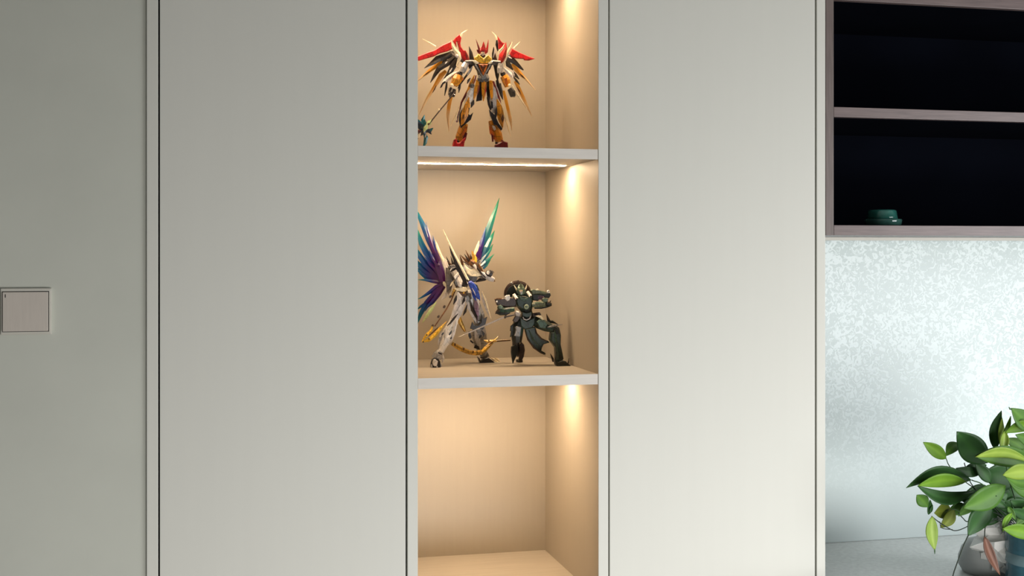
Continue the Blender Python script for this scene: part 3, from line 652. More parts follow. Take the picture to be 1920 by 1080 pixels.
# -- trunk and spiky crest
f.l('torso', F_blk, [(856, 504, 11), (861, 520, 13), (864, 535, 10), (868, 547, 9)], .015, .01, .8)
f.l('back_pack', F_dgr, [(866, 496, 12), (870, 510, 15), (872, 520, 10)], .03, .02, .6)
for a, b_, w, m_ in (((846, 502), (836.5, 481), 2.6, F_brn), ((850, 500), (838, 490), 2.4, F_bronze), ((851, 500), (845, 480), 2.6, F_brn), ((855, 499), (849, 477), 2.4, F_bronze),
                  ((859, 499), (853, 483), 2.6, F_dbr), ((868, 497), (862, 478), 2.6, F_bronze), ((846, 506), (839, 498), 2.6, F_dgr)):
    f.b('crest_spike', m_, [(a[0], a[1], w), ((a[0] * 2 + b_[0]) / 3, (a[1] * 2 + b_[1]) / 3, w * .9), (b_[0], b_[1], .25)], .004, .0)
for a, b_, w, m_ in (((879, 494), (863, 477.5), 2.8, F_bronze), ((881, 492), (870.5, 476), 2.8, F_dbr), ((884, 491), (873, 469), 2.4, F_bronze), ((886, 490), (881, 476), 2.6, F_dbr),
                  ((880, 496), (868, 490), 2.6, F_dbr), ((889, 490), (886, 470), 2.2, F_brass)):
    f.b('crest_spike', m_, [(a[0], a[1], w), ((a[0] * 2 + b_[0]) / 3, (a[1] * 2 + b_[1]) / 3, w * .9), (b_[0], b_[1], .25)], -.012, -.014)
f.l('helmet', F_bronze, [(880, 490, 4.5), (886, 494, 6.2), (891, 499, 5), (893, 503, 2.6)], -.016, -.022)
f.l('face', F_lgr, [(888, 496, 2.6), (891, 500.5, 2.8), (892.5, 504, 1.6)], -.024, -.028)
f.b('horn', F_brass, [(887, 491, 3.6), (888.5, 484, 3), (886, 474, 1.6), (884.5, 470, .3)], -.018)
f.b('horn', F_gold, [(891, 492, 3), (892, 484, 2.4), (890, 476, .4)], -.02)
f.p('collar', F_cre, [(868.5, 493), (873, 499), (881, 505), (890, 506), (899, 513), (901.5, 517), (894, 518.5), (882, 518), (875, 513), (871, 503)], -.016, 5, 1.2, 1.2)
f.p('chest_plate', F_dgr, [(874, 513), (882, 518), (895, 518.5), (893, 526), (886, 531), (878, 528)], -.01, 4, 1, 1)
f.b('strap', F_dbr, [(884, 491, 1), (893, 499, 2.8), (902, 510, 2.6), (911, 521, 1)], -.024)
f.b('strap', F_bronze, [(896, 494, .6), (899, 501, 3.4), (903, 509, 3), (905, 514, .6)], -.022)
f.p('gorget', F_lgr, [(870, 496), (876, 502), (874, 509), (868, 504)], -.018, 3, .8, .7)
# -- right arm, stretched to the side
f.l('shoulder', F_dgr, [(898, 513, 6), (906, 518, 5.4)], -.01, -.014)
f.b('under_plate', F_blk, [(892, 529, .8), (899, 525, 3.4), (909, 523.5, 3), (915, 522, .6)], -.01)
f.l('forearm', F_lgr, [(904, 513, 3.6), (911, 517, 5), (919, 522, 5.4), (926, 525, 4)], -.018, -.024)
f.b('arm_blade', F_wht, [(902, 509, .6), (907, 513, 2.4), (912, 518, 1)], -.028)
f.l('hand', F_blk, [(911, 510, 4), (917, 513, 5.8), (922, 516, 4.6)], -.024, -.026)
f.p('hand_plate', F_wht, [(912, 510), (915, 508), (918, 511), (916, 515), (912.5, 514)], -.032, 2, .5, .4)
f.b('arm_spike', F_bronze, [(922, 521, 2.6), (925, 525, 2.6), (928.5, 528, .4)], -.026)
f.b('finger', F_dgr, [(918, 506.5, 1), (923, 509, 1.6), (926.5, 511, .6)], -.03)
# -- left arm, in front, holding the sword
f.o('shoulder', F_blk, 851, 505, 7.5, -.006)
f.p('shoulder_plate', F_dgr, [(843, 497), (850, 496), (859, 499), (862, 503), (852, 502), (846, 507)], -.014, 3, .8, .8)
f.b('shoulder_trim', F_wht, [(844, 508, .4), (847, 502.5, 1.3), (853, 501.5, .5)], -.018)
f.l('upper_arm', F_gry, [(850, 508, 5.5), (854, 515, 6), (858, 522, 5)], -.014, -.02)
f.p('arm_plate', F_wht, [(850.5, 519), (859, 510), (862, 512.5), (853, 524)], -.024, 2.5, .6, .5)
f.l('forearm', F_lgr, [(858, 518, 5), (862, 526, 7.4), (864, 533, 6.6), (862, 538, 3.4)], -.02, -.03)
f.p('forearm_panel', F_dgr, [(853, 524), (856, 527), (858, 535), (855, 536), (852, 530)], -.03, 2, .5, .4)
f.l('hand', F_blk, [(866, 532, 4.6), (871, 533, 5.4), (877, 534, 4)], -.032, -.036)
f.b('elbow_spike', F_cre, [(852, 525, 1), (847, 532, 2), (844, 537, .4)], -.01)
# -- waist
f.p('waist_plate', F_cre, [(851, 541), (858, 539), (873, 537.5), (876.5, 543), (873, 546.5), (866, 547), (856, 545.5)], -.012, 4, 1, 1)
f.p('belt', F_bronze, [(857, 546.5), (866, 548), (873, 546.5), (873.5, 553), (868, 555), (862, 551)], -.01, 3, .6, .6)
f.o('belt_gem', F_gold, 869.5, 549.5, 1.6, -.019)
f.p('hip_plate', F_wht, [(876, 544), (882, 543), (881.5, 549), (877, 549)], -.014, 3, .6, .5)
f.l('pelvis', F_dgr, [(866, 548, 9), (872, 556, 12), (876, 564, 9)], .0, .0, .7)
# -- left leg, forward
f.b('hip_skirt', F_lgr, [(858, 548, 2), (862, 556, 5), (858, 570, 4.6), (850, 590, 3), (845, 600, .5)], -.02, -.024)
f.l('thigh', F_lgr, [(868, 556, 7), (863, 570, 8.6), (856, 588, 8.6), (851, 600, 7)], -.006, -.016)
f.b('thigh_stripe', F_blk, [(856, 554, .8), (854, 562, 3), (850, 571, .6)], -.022)
f.b('thigh_stripe', F_blk, [(871, 556, .6), (870, 563, 2.6), (866, 571, .6)], -.026)
f.b('thigh_stripe', F_blk, [(876, 571, .6), (872, 584, 2.6), (868, 592, .5)], -.018)
f.b('thigh_trim', F_gry, [(866, 566, .4), (858, 580, 1), (852, 592, .4)], -.03)
f.b('knee_stripe', F_blk, [(859, 588, .5), (851, 597, 2.2), (844, 606, 1.6), (838, 611, .4)], -.03)
f.l('knee', F_wht, [(853, 596, 6.6), (850, 604, 8), (846, 612, 8)], -.02, -.022)
f.l('shin', F_wht, [(848, 608, 8.6), (842, 622, 11), (838, 634, 10.4), (832, 646, 7), (826, 660, 5.6)], -.018, -.03)
f.b('shin_ridge', F_lgr, [(857, 592, .5), (853, 612, 2.6), (848, 632, 2.6), (842, 645, .5)], -.034)
f.p('shin_mark', F_blk, [(841, 627), (847.5, 617.5), (846.5, 624.5), (842.5, 629)], -.0365, 1.6, .3, .2)
f.p('shin_mark', F_blk, [(827, 627), (831, 622.5), (832, 625), (828.5, 629)], -.034, 1.6, .3, .2)
f.p('shin_mark', F_blk, [(843.5, 634), (846.5, 631.5), (847, 634.5), (844.5, 636)], -.036, 1.6, .3, .2)
f.p('shin_mark', F_gry, [(823, 632), (825.5, 632), (825, 640), (823.5, 639)], -.03, 1.6, .3, .2)
f.b('shin_mark', F_gry, [(834.5, 617, .3), (834, 630, .8), (833, 642, .3)], -.034)
f.b('calf_fin', F_lgr, [(838, 614, .6), (829, 626, 3.6), (823, 640, 2), (821, 650, .4)], -.022, -.026)
f.l('ankle', F_gry, [(825, 658, 5.4), (821, 664, 8), (818, 672, 9)], -.03, -.034)
f.p('ankle_mark', F_blk, [(821.5, 660), (827.5, 662), (828, 665), (822.5, 663)], -.043, 1.6, .3, .2)
f.b('heel_fin', F_wht, [(830, 664, 1), (831, 672, 2.6), (829, 680, .6)], -.03)
f.p('foot', F_blk, [(807.5, 690.5), (807, 681), (809.5, 673), (814, 669.5), (820, 671), (824, 677), (824.5, 690.5)], -.036, 9, 1, 1)
f.p('toe_cap', F_wht, [(810.5, 680), (812, 674), (815.5, 673), (820.5, 677), (819, 684), (815.5, 687), (812, 685)], -.0465, 3, 1, 1)
f.b('toe_claw', F_lgr, [(809.5, 683, .6), (809.5, 687, 1.2), (810, 690.3, .5)], -.05)
f.b('toe_claw', F_lgr, [(818.5, 685, .6), (819.5, 688, 1.2), (820, 690.3, .5)], -.05)
f.b('toe_claw', F_lgr, [(824, 680, .6), (826.5, 684, 1.6), (827, 690, .5)], -.038)
# -- right leg, set back
f.l('thigh', F_gry, [(882, 556, 8), (890, 574, 11), (897, 592, 11), (900, 604, 9)], .012, .03)
f.b('thigh_plate', F_lgr, [(874, 560, .8), (880, 575, 4.6), (888, 592, 4), (893, 606, .5)], -.002, .012)
f.b('thigh_plate', F_mauve, [(891, 556, .8), (893, 574, 4.4), (895, 592, 2.8), (895, 602, .5)], -.004, .012)
f.b('hip_skirt', F_lgr, [(903, 548, 1), (908, 562, 4.5), (914, 582, 3), (919, 597, .4)], .01, .02)
f.b('skirt_edge', F_cre, [(904, 546, .5), (911, 566, 1.1), (918, 588, .9), (921, 598, .3)], .004, .012)
f.b('thigh_stripe', F_blk, [(882, 568, .6), (886, 581, 3.2), (893, 594, 2.2), (895, 600, .5)], -.004, .01)
f.p('knee_mark', F_blk, [(885, 603), (888, 609), (895, 611), (902, 605), (903, 589), (906, 598), (913, 594), (909, 610), (905, 618), (898, 616), (888, 618), (881, 616)], .01, 3, .5, .4)
f.l('knee', F_gry, [(898, 602, 9), (898, 612, 10.5), (899, 620, 9)], .024, .03)
f.l('shin', F_gry, [(898, 614, 11), (898, 630, 13.5), (901, 646, 11.5), (905, 660, 8), (907, 668, 6)], .028, .04)
f.b('shin_plate', F_lgr, [(890, 618, 1), (895, 634, 5), (899, 650, 3), (900, 658, .5)], .008, .022)
for poly in ([(878, 622), (881, 621), (884, 632), (881, 636), (878, 630)], [(903, 619), (909, 625), (907, 632), (904, 626)], [(882, 637), (888, 642), (886, 644), (881, 640)],
             [(891, 646), (897, 649), (900, 656), (890, 653), (888, 652)], [(897, 632), (902, 628), (903, 630), (899, 635)]):
    f.p('shin_mark', F_blk, poly, .013, 2, .3, .2)
f.l('ankle', F_dgr, [(907, 662, 7), (909, 670, 8.5)], .04, .046)
f.p('foot', F_blk, [(894, 668), (897, 671), (899, 676), (905, 671), (914, 670), (921, 675), (926, 679.5), (898, 679.8)], .05, 12, 1, 1)
f.b('toe_claw', F_cre, [(921, 671, 1), (927, 675, 3), (934, 678.5, .6)], .052)
f.b('toe_claw', F_cre, [(928, 671, .8), (933, 674, 2), (938.5, 678.5, .4)], .056)
# -- gold whip tails
f.t('tail_cord', F_bronze, [(858, 538, 1.2), (852, 548, 1.4), (846, 563, 1.2), (838, 578, 1.2), (830, 590, 1.3), (822, 602, 1.2), (815, 612, 1.2)], .0, -.03)
f.p('tail_link', F_brass, [(850, 541), (854, 540), (852, 551), (847, 557), (846.5, 552)], -.002, 3, .6, .5)
for u, v, d in ((844.5, 556, -.006), (833, 575, -.014), (822, 593.5, -.022), (811, 611, -.03)):
    f.l('tail_bead', F_dbr, [(u + 1.4, v - 2.4, 1.4), (u, v, 2.2), (u - 1.4, v + 2.4, 1.4)], d, d)
f.b('tail_claw', F_amber, [(838, 602, .4), (826, 615, 2.8), (816, 627, 4), (803, 638, 3.4), (791.5, 641.5, 1)], -.03, -.036, 3)
f.b('tail_claw', F_amber, [(811, 612, 1.4), (808, 620, 2.6), (802, 626, 2.8), (797, 632, 2.4), (791, 641, .8)], -.034, -.036, 3)
f.b('claw_groove', F_bronze, [(823, 613, .4), (817, 618, 1.2), (806, 628, 1), (803, 630, .3)], -.042)
for u, v in ((804.5, 635.5), (800, 628), (793.5, 641)):
    f.o('claw_rivet', F_blk, u, v, 1.5, -.0395, 1, 8)
f.l('tail_link', F_brass, [(860, 592, 3), (863, 604, 4), (868, 614, 3.4), (872, 622, 1.6)], .03, .03, .6)
f.l('tail_band', F_brass, [(847, 644, 3.2), (857, 650, 4.2), (868, 656, 4.4), (880, 660.5, 4.2), (892, 662, 4.4), (904, 660, 4.6)], -.016, -.022, .5)
for u, v in ((853, 646), (869.5, 654), (887, 660)):
    f.p('band_mark', F_bronze, [(u - 1, v - 2.5), (u + 1.4, v - 2), (u + .6, v + 3), (u - 1.6, v + 2)], -.025, 1.4, .3, .2)
f.b('tail_claw', F_amber, [(902, 663, 2), (910, 654, 4.4), (920, 645, 3), (934, 631, .4)], -.02, -.012, 3)
f.b('tail_claw', F_amber, [(907, 638, .8), (914, 640, 3), (924, 639, 2.4), (932, 640, .4)], -.012, -.01, 3)
f.b('claw_groove', F_bronze, [(915, 648, .4), (921, 643, 1.4), (927, 638, .3)], -.024)
f.o('claw_rivet', F_bronze, 916.5, 638.5, 1.6, -.021, 1, 8)
f.t('tail_rod', F_bronze, [(926, 640, 1.6), (940, 639, 1.4), (957, 638, 1.4)], -.006, .0)
f.b('tail_rod_edge', F_cre, [(928, 638.5, .4), (944, 637, .7), (957, 636.6, .3)], -.009, -.002)
# sword
w = Fig('toy_sword', 'long toy sword with a blue hilt, held point up by the white winged figure', 'toy weapon', 885, 575, .215)
w.b('blade', F_cre, [(830.5, 430, .3), (838, 447, 1.4), (849, 470, 1.9), (862, 495, 2.2), (878, 526, 2.4)], .0, .0)
w.b('blade_back', F_blk, [(841, 454, .4), (848, 474, 3.0), (858, 496, 4.8), (868, 518, 4.8), (874, 534, 2.4)], .003, .003)
w.l('grip', F_dbr, [(876, 524, 2), (882, 534, 2.2)], .001, .001)
w.p('hilt', F_blue, [(877, 529), (882, 526), (888, 530), (894, 540), (898, 551), (899.5, 562), (894, 560), (888, 553), (883, 545), (879, 537)], -.004, 5, 2.2, 2)
w.b('hilt_ridge', F_lgr, [(885, 540, .3), (889, 547, .9), (892, 554, .3)], -.0135)
w.b('hilt_fin', F_navy, [(885, 529, .6), (893, 536, 2.6), (899, 546, .5)], .0)
w.b('hilt_fin', F_blue, [(884, 548, .6), (889, 556, 2.6), (893, 564, .5)], -.002)
w.b('hilt_fin', F_navy, [(893, 548, .6), (898, 556, 2.2), (900, 564, .5)], -.006)
w.b('pommel', F_lgr, [(893, 556, 2), (896, 564, 2.2), (898, 572, .4)], -.002)

# ------------------------------------------------------------------ green armoured figure, middle shelf
f = Fig('robot_figure', 'dark green armoured robot figure kneeling beside the white winged one', 'figurine', 1003, 684.5, .215, 'robot figures in the display niche')
# -- round back shield
bm_pts = []
f.p('back_shield', F_dbr, [(970 + 25.5 * math.cos(R(a)), 551 - 25 * math.sin(R(a))) for a in range(0, 360, 15)], .032, 4, 3, 1.4)
f.p('shield_field', F_g4, [(968 + 19 * math.cos(R(a)), 552 - 19 * math.sin(R(a))) for a in range(0, 360, 18)], .0265, 1.5, 1, .6)
f.p('shield_tab', F_gry, [(956.5, 530), (959.5, 528), (962, 531), (959, 534)], .022, 2.5, .5, .5)
f.o('shield_boss', F_dbr, 971.5, 526.5, 1.6, .028)
# -- head
f.l('helmet', F_g3, [(976.5, 533, 3), (976.5, 540, 6.6), (976.5, 546, 6.2), (977, 552, 4)], -.008, -.012)
f.b('crest', F_olive, [(976.2, 530.5, .6), (976.5, 536, 3.2), (977, 541, 1.4)], -.018)
f.b('horn', F_cre, [(970, 545.5, 1.6), (967, 540.5, 1.4), (963.3, 534, .3)], -.012)
f.b('horn', F_cre, [(984, 544, 1.5), (986.4, 539.5, 1.4), (988, 532.5, .3)], -.012)
f.b('cheek_guard', F_g3, [(969, 543, .8), (971, 547.5, 2.4), (974, 552, .6)], -.014)
f.b('cheek_guard', F_g3, [(985, 543, .8), (983, 547.5, 2.4), (980, 552, .6)], -.014)
f.l('face', F_gry, [(976.8, 543.5, 2.4), (977, 547.5, 3), (977, 551, 1.6)], -.019, -.02)
f.b('eye', F_gold, [(974.2, 544.6, .25), (975.3, 545, .6), (976.2, 545.4, .25)], -.0235)
f.b('eye', F_gold, [(979.6, 544.6, .25), (978.5, 545, .6), (977.6, 545.4, .25)], -.0235)
f.l('neck', F_g4, [(977, 550, 4), (978, 556, 4.5)], -.006)
# -- trunk
f.l('torso', F_g1, [(978, 552, 13), (982, 563, 17), (985, 574, 14), (987, 584, 9.5)], .0, .0, .7)
f.p('chest_plate', F_g1, [(971, 557), (976, 554), (983, 555), (992, 556), (997, 562), (995, 575), (988, 581), (978, 579), (970, 574), (967, 564)], -.014, 4, 1.6, 1.4)
f.p('chest_collar', F_g2, [(972, 553), (977, 557.5), (983, 559.5), (990, 557), (988, 563), (980, 564.5), (974, 561)], -.0205, 3, .8, .7)
f.b('vent', F_olive, [(963, 561, .5), (966, 568, 1.8), (969, 576, .5)], -.012)
f.b('vent', F_olive, [(999, 562, .5), (998, 568, 1.8), (995, 574, .5)], -.012)
f.o('chest_disc', F_disc, 987, 575, 4.9, -.0235, .5, 16)
f.o('disc_core', F_g3, 987, 575, 2.6, -.0255, .5, 12)
for (u0, v0), (u1, v1) in (((963, 551.5), (969, 560)), ((988.5, 546.5), (995, 555.5))):
    f.l('cannon', F_wht, [(u0, v0, 2.6), (u1, v1, 2.7)], -.014, -.024)
    f.o('cannon_mouth', F_blk, u1 + .4, v1 + .6, 2.2, -.0255)
f.o('side_lamp', F_olive, 961.5, 557.5, 2.6, -.014)
f.l('waist', F_g4, [(987, 581, 9), (988, 588, 10.5), (988, 595, 11)], -.002, -.002, .7)
f.p('belly', F_g1, [(979, 585), (987, 587), (996, 584), (996, 592), (988, 595), (979, 592)], -.013, 2.5, .7, .6)
f.l('belt_ring', F_steel, [(980.5, 594, 1), (982, 598, 1.3), (987, 600, 1.4), (993, 597.5, 1.3), (995.5, 591.5, .9)], -.016, -.016, .8)
f.b('belt_edge', F_g3, [(982, 590.5, .4), (988, 590, .9), (994.5, 590, .4)], -.016)
f.l('pelvis', F_g4, [(988, 592, 11), (989, 604, 14), (989, 616, 8)], .0, .0, .6)
f.p('hip_guard', F_g1, [(974, 593), (979, 598), (987, 602.5), (997, 597), (1003, 594), (1001, 608), (995, 617), (984, 618), (976, 611)], -.012, 3, 1.2, 1)
f.p('hip_plate', F_dbr, [(967, 589), (975, 586), (975, 595), (970, 603), (964, 605), (960.5, 601)], -.008, 4, 1, 1)
f.p('hip_plate', F_dbr, [(997, 587), (1011, 585.5), (1014, 590), (1006, 593), (998, 594)], .0, 4, 1, .8)
# -- left arm (photo left)
f.p('shoulder_guard', F_dbr, [(927, 560.5), (936, 560), (945, 558), (956, 557), (966, 559), (967, 570), (964, 575), (950, 576), (938, 573), (931, 572.5), (928.5, 567)], -.01, 6, 1.6, 1.6)
f.b('shoulder_spike', F_bronze, [(941, 561, 2), (933, 560.5, 1.6), (927, 560.5, .3)], -.018)
f.p('shoulder_cap', F_wht, [(946, 555.5), (950, 553), (954.5, 553), (956, 557), (954.5, 562.5), (950.5, 564.5), (947, 561)], -.022, 3, 1, 1)
f.o('shoulder_bolt', F_steel, 931.5, 566, 2.4, -.018)
f.l('upper_arm', F_g4, [(962, 566, 5), (952, 572, 5.4), (942, 576, 5)], .0, -.008)
f.o('elbow_joint', F_g2, 938, 576.5, 6, -.012)
f.p('elbow_cap', F_g3, [(934, 573), (939, 571.5), (943, 575), (940.5, 580), (935.5, 579)], -.021, 2, .8, .7)
f.l('forearm', F_g2, [(937, 581, 6.6), (946, 583, 5.8), (956, 581, 4.8), (964, 580, 4)], -.016, -.028)
f.l('forearm_guard', F_g4, [(930, 585, 2.6), (938, 588, 3.6), (948, 588, 3.4), (956, 585.5, 2)], -.018, -.024)
f.b('arm_edge', F_gry, [(945, 580, .6), (954, 578, 1.6), (961, 577, .5)], -.027)
f.b('elbow_spike', F_dbr, [(935, 581, 2.6), (931, 586, 2.4), (929, 589, .4)], -.02)
f.l('hand', F_gry, [(966, 585, 3), (970.5, 588, 5), (974, 590.5, 3.8)], -.03, -.032)
for k in range(4):
    f.b('finger', F_lgr, [(968 + k * 1.7, 585 + k * .4, 1.1), (968 + k * 1.8, 588.5 + k * .4, 1.3), (969 + k * 1.6, 592 + k * .4, .6)], -.038, -.036)
# -- right arm
f.p('shoulder_guard', F_olive, [(993, 544), (998, 542), (1010, 544), (1019, 546), (1026, 549), (1022, 552), (1008, 551), (998, 552)], -.006, 5, 1.2, 1.2)
f.p('shoulder_shell', F_g4, [(996, 551), (1010, 551), (1024, 549), (1030, 548), (1031.5, 554), (1028, 559), (1012, 556), (1008, 564), (998, 563)], -.002, 5, 1.2, 1.2)
f.p('shoulder_cap', F_cre, [(1003.5, 543), (1008, 541.5), (1011, 543.5), (1005, 545)], -.013, 2, .4, .4)
f.p('shoulder_cap', F_wht, [(1024.5, 545.5), (1028, 543.5), (1030.5, 546), (1028.5, 549), (1025, 549)], -.012, 3, .6, .6)
f.l('upper_arm', F_mauve, [(1004, 558, 3.4), (1012, 557.5, 4), (1019, 559, 4)], -.004, -.01)
f.o('elbow_joint', F_g2, 1021, 563.5, 6, -.012)
f.p('elbow_cap', F_g3, [(1016, 560), (1021, 558.5), (1028, 560.5), (1025, 566), (1018, 566.5)], -.021, 2, .8, .7)
f.l('forearm', F_olive, [(1021, 569, 6), (1012, 571, 5.6), (1003, 571.5, 5.2), (997, 572, 4)], -.012, -.016)
f.b('arm_edge', F_g3, [(1016, 567.5, .6), (1008, 567.5, 1.8), (1000, 568, .5)], -.023)
f.l('forearm_guard', F_g4, [(1002, 577, 2), (1014, 576, 3.2), (1024, 573, 4), (1030, 571, 4)], -.008, -.012)
f.l('hand', F_g4, [(1024, 569, 4.4), (1030, 571, 4.4), (1034, 571, 2.6)], -.014, -.016)
f.b('elbow_spike', F_dbr, [(1026, 569, 2), (1031, 567, 1.6), (1033, 563, .4)], -.018)
# -- left leg, bent under
f.b('hip_spike', F_g4, [(974, 598, 4), (966, 605, 4.4), (962, 610, 1)], .0)
f.l('thigh', F_g4, [(975, 602, 8), (970, 614, 11), (969, 630, 10), (969, 642, 8)], -.004, -.002)
f.p('thigh_fin', F_g4, [(962, 607), (957, 611), (956, 621), (958, 620), (956, 632), (961, 627)], -.004, 4, .8, .8)
f.p('knee_plate', F_gry, [(965.5, 613), (969, 611.5), (976.5, 613.5), (974, 621), (972, 624), (973.5, 630), (964, 629.5), (966, 623), (967, 618)], -.02, 2.5, .8, .8)
f.b('thigh_edge', F_g2, [(977, 605, .8), (979, 616, 2.4), (977, 630, .6)], -.014)
f.l('knee_joint', F_brn, [(968, 636, 6.6), (967, 645, 6.2), (967, 652, 5.4)], .002, .006)
f.p('shin_spike', F_g4, [(958, 650), (964, 646), (970.5, 650), (971, 658), (966, 670), (960.8, 681.5), (959, 672), (957.5, 660)], .003, 5, 1.2, 1.2)
f.p('shin_guard', F_dbr, [(972, 648), (977, 641), (981.5, 646), (983, 656), (981, 668), (977, 677), (971.5, 677), (973, 664)], .007, 5, 1.2, 1.2)
f.l('shin', F_brn, [(967, 648, 6), (972, 658, 7), (974, 668, 4.6)], .014, .022)
f.l('foot', F_g4, [(968, 676.5, 2.5), (974, 676.5, 3.4), (979, 677, 2.5)], .03, .03, 2)
# -- long curved skirt plate
f.p('skirt_plate', F_g1, [(983, 617), (992, 615), (1003, 612), (1004, 621), (1009, 630), (1017, 636), (1027, 639), (1029, 642), (1024, 643.5), (1018, 645.5), (1015, 652), (1014, 657), (1020, 660.5), (1022.5, 663.5), (1019, 665), (1009, 659), (999, 651), (991, 640), (986, 629)], -.014, 4, 1.6, 1.2)
f.b('skirt_edge', F_dbr, [(984, 620, .6), (990, 637, 1.5), (1001, 652, 1.6), (1014, 661, 1.6), (1021, 664.5, .8)], -.0225)
f.b('skirt_edge', F_dbr, [(1003.5, 614, .6), (1006, 625, 1.5), (1015, 635, 1.5), (1026, 640, 1)], -.0225)
f.b('skirt_fold', F_g2, [(993, 620, .5), (1000, 637, 1.8), (1010, 648, .6)], -.0235)
# -- right leg, forward
f.l('thigh', F_g1, [(1000, 600, 8), (1010, 606, 10.4), (1024, 612, 9.6), (1036, 617, 7)], -.006, -.024)
f.p('thigh_plate', F_g2, [(1006, 603), (1011, 599), (1020, 601), (1026, 608), (1022, 616), (1011, 614.5)], -.026, 2.5, 1, .9)
f.p('hip_cap', F_cre, [(1003, 592.5), (1009, 591), (1015, 593), (1019.5, 599.5), (1016, 600), (1012, 596.5)], -.018, 3, .8, .8)
f.b('knee_spike', F_dbr, [(1032, 607, 3), (1027.5, 598, 2.4), (1024.5, 588.5, .3)], -.01)
f.b('knee_spike', F_g4, [(1026, 603, 2), (1036, 603.5, 2.4), (1046, 608, .4)], -.014)
f.b('knee_blade', F_gry, [(1026.5, 613.5, .6), (1034, 611.5, 2.0), (1044, 609.6, 1.6), (1055, 608.5, .3)], -.036)
f.l('knee', F_g4, [(1036, 613, 6), (1042, 618, 6.8), (1044, 626, 6)], -.024, -.028)
f.p('shin', F_g1, [(1030, 622), (1036, 620), (1046, 617), (1048.5, 628), (1048, 645), (1051, 660), (1053.5, 672), (1048, 678), (1040, 676.5), (1039, 662), (1038.5, 651), (1031, 641), (1028.5, 637)], -.016, 12, 2.6, 2.2)
f.b('shin_ridge', F_g2, [(1040, 620, .6), (1043, 640, 2.6), (1046, 658, 2), (1047, 674, .5)], -.034)
f.p('calf_mark', F_g4, [(1047, 666), (1050, 663), (1055, 670), (1054, 676), (1050, 677)], -.03, 2, .5, .4)
f.b('heel_spike', F_g4, [(1038, 678, 2.4), (1035, 670, 1.8), (1032, 663, .3)], -.012)
f.p('foot', F_g4, [(1037, 674), (1044, 677), (1050, 675), (1057, 676), (1062, 681), (1067.5, 685), (1067, 688), (1043, 688.3), (1039.5, 683)], -.02, 12, 1.4, 1.4)
f.b('toe_spike', F_dbr, [(1064, 683, 1.4), (1066, 679, 1), (1067, 672, .3)], -.034)
w = Fig('toy_sword', 'thin silvery toy sword pointing down left, held by the kneeling green figure', 'toy weapon', 920, 640, .185)
w.l('grip', F_dbr, [(976, 586.5, 1.5), (968, 589.3, 1.6), (948, 594, 1.5)], .0, -.004)
w.l('guard', F_brn, [(949, 591.5, 2), (947, 594.5, 2.4), (946, 597, 1.4)], -.003, -.003)
w.b('blade', F_steel, [(948, 593.5, 1.7), (925, 603.5, 1.6), (890, 619, 1.3), (861, 631.5, .2)], -.003, -.016)
# ------------------------------------------------------------------ potted plant, bag, on the worktop
def leaf_mat(name, r, g, b, r2, g2, b2, trans=.0):
    m = bpy.data.materials.new(name); m.use_nodes = True
    nt = m.node_tree; b_ = nt.nodes['Principled BSDF']; L = nt.links.new
    tc = nt.nodes.new('ShaderNodeTexCoord'); nz = nt.nodes.new('ShaderNodeTexNoise')
    nz.inputs['Scale'].default_value = 34; nz.inputs['Detail'].default_value = 3
    at = nt.nodes.new('ShaderNodeAttribute'); at.attribute_name = 'fade'
    ad = nt.nodes.new('ShaderNodeMath'); ad.operation = 'MULTIPLY_ADD'; ad.inputs[1].default_value = .55
    L(nz.outputs['Fac'], ad.inputs[0]); L(at.outputs['Fac'], ad.inputs[2])
    rp = nt.nodes.new('ShaderNodeValToRGB'); e = rp.color_ramp.elements
    e[0].position, e[0].color = .18, srgb(r, g, b); e[1].position, e[1].color = .95, srgb(r2, g2, b2)
    L(tc.outputs['Object'], nz.inputs['Vector']); L(ad.outputs[0], rp.inputs[0]); L(rp.outputs[0], b_.inputs['Base Color'])
    b_.inputs['Roughness'].default_value = .46; b_.inputs['Specular IOR Level'].default_value = .28
    b_.inputs['Subsurface Weight'].default_value = trans; b_.inputs['Subsurface Radius'].default_value = (.004, .01, .002)
    return m
L_dk = leaf_mat('leaf_dark', 30, 62, 28, 52, 96, 40); L_md = leaf_mat('leaf_mid', 54, 94, 32, 90, 132, 46)
L_br = leaf_mat('leaf_bright', 80, 122, 26, 116, 156, 46); L_yl = leaf_mat('leaf_lime', 108, 138, 38, 156, 180, 80)
L_ol = leaf_mat('leaf_olive', 106, 122, 40, 146, 160, 62); L_brown = leaf_mat('leaf_dry', 78, 48, 36, 122, 82, 62)
S_gr = mat('stem_green', srgb(60, 92, 48), .5); S_dk = mat('stem_dark', srgb(42, 54, 44), .6)
YP = -.06
plant = empty('potted_plant', (PX(1945, YP), YP, ZCT), 'leafy green trailing plant in a blue-green pot, on the worktop beside the white bag', 'plant')
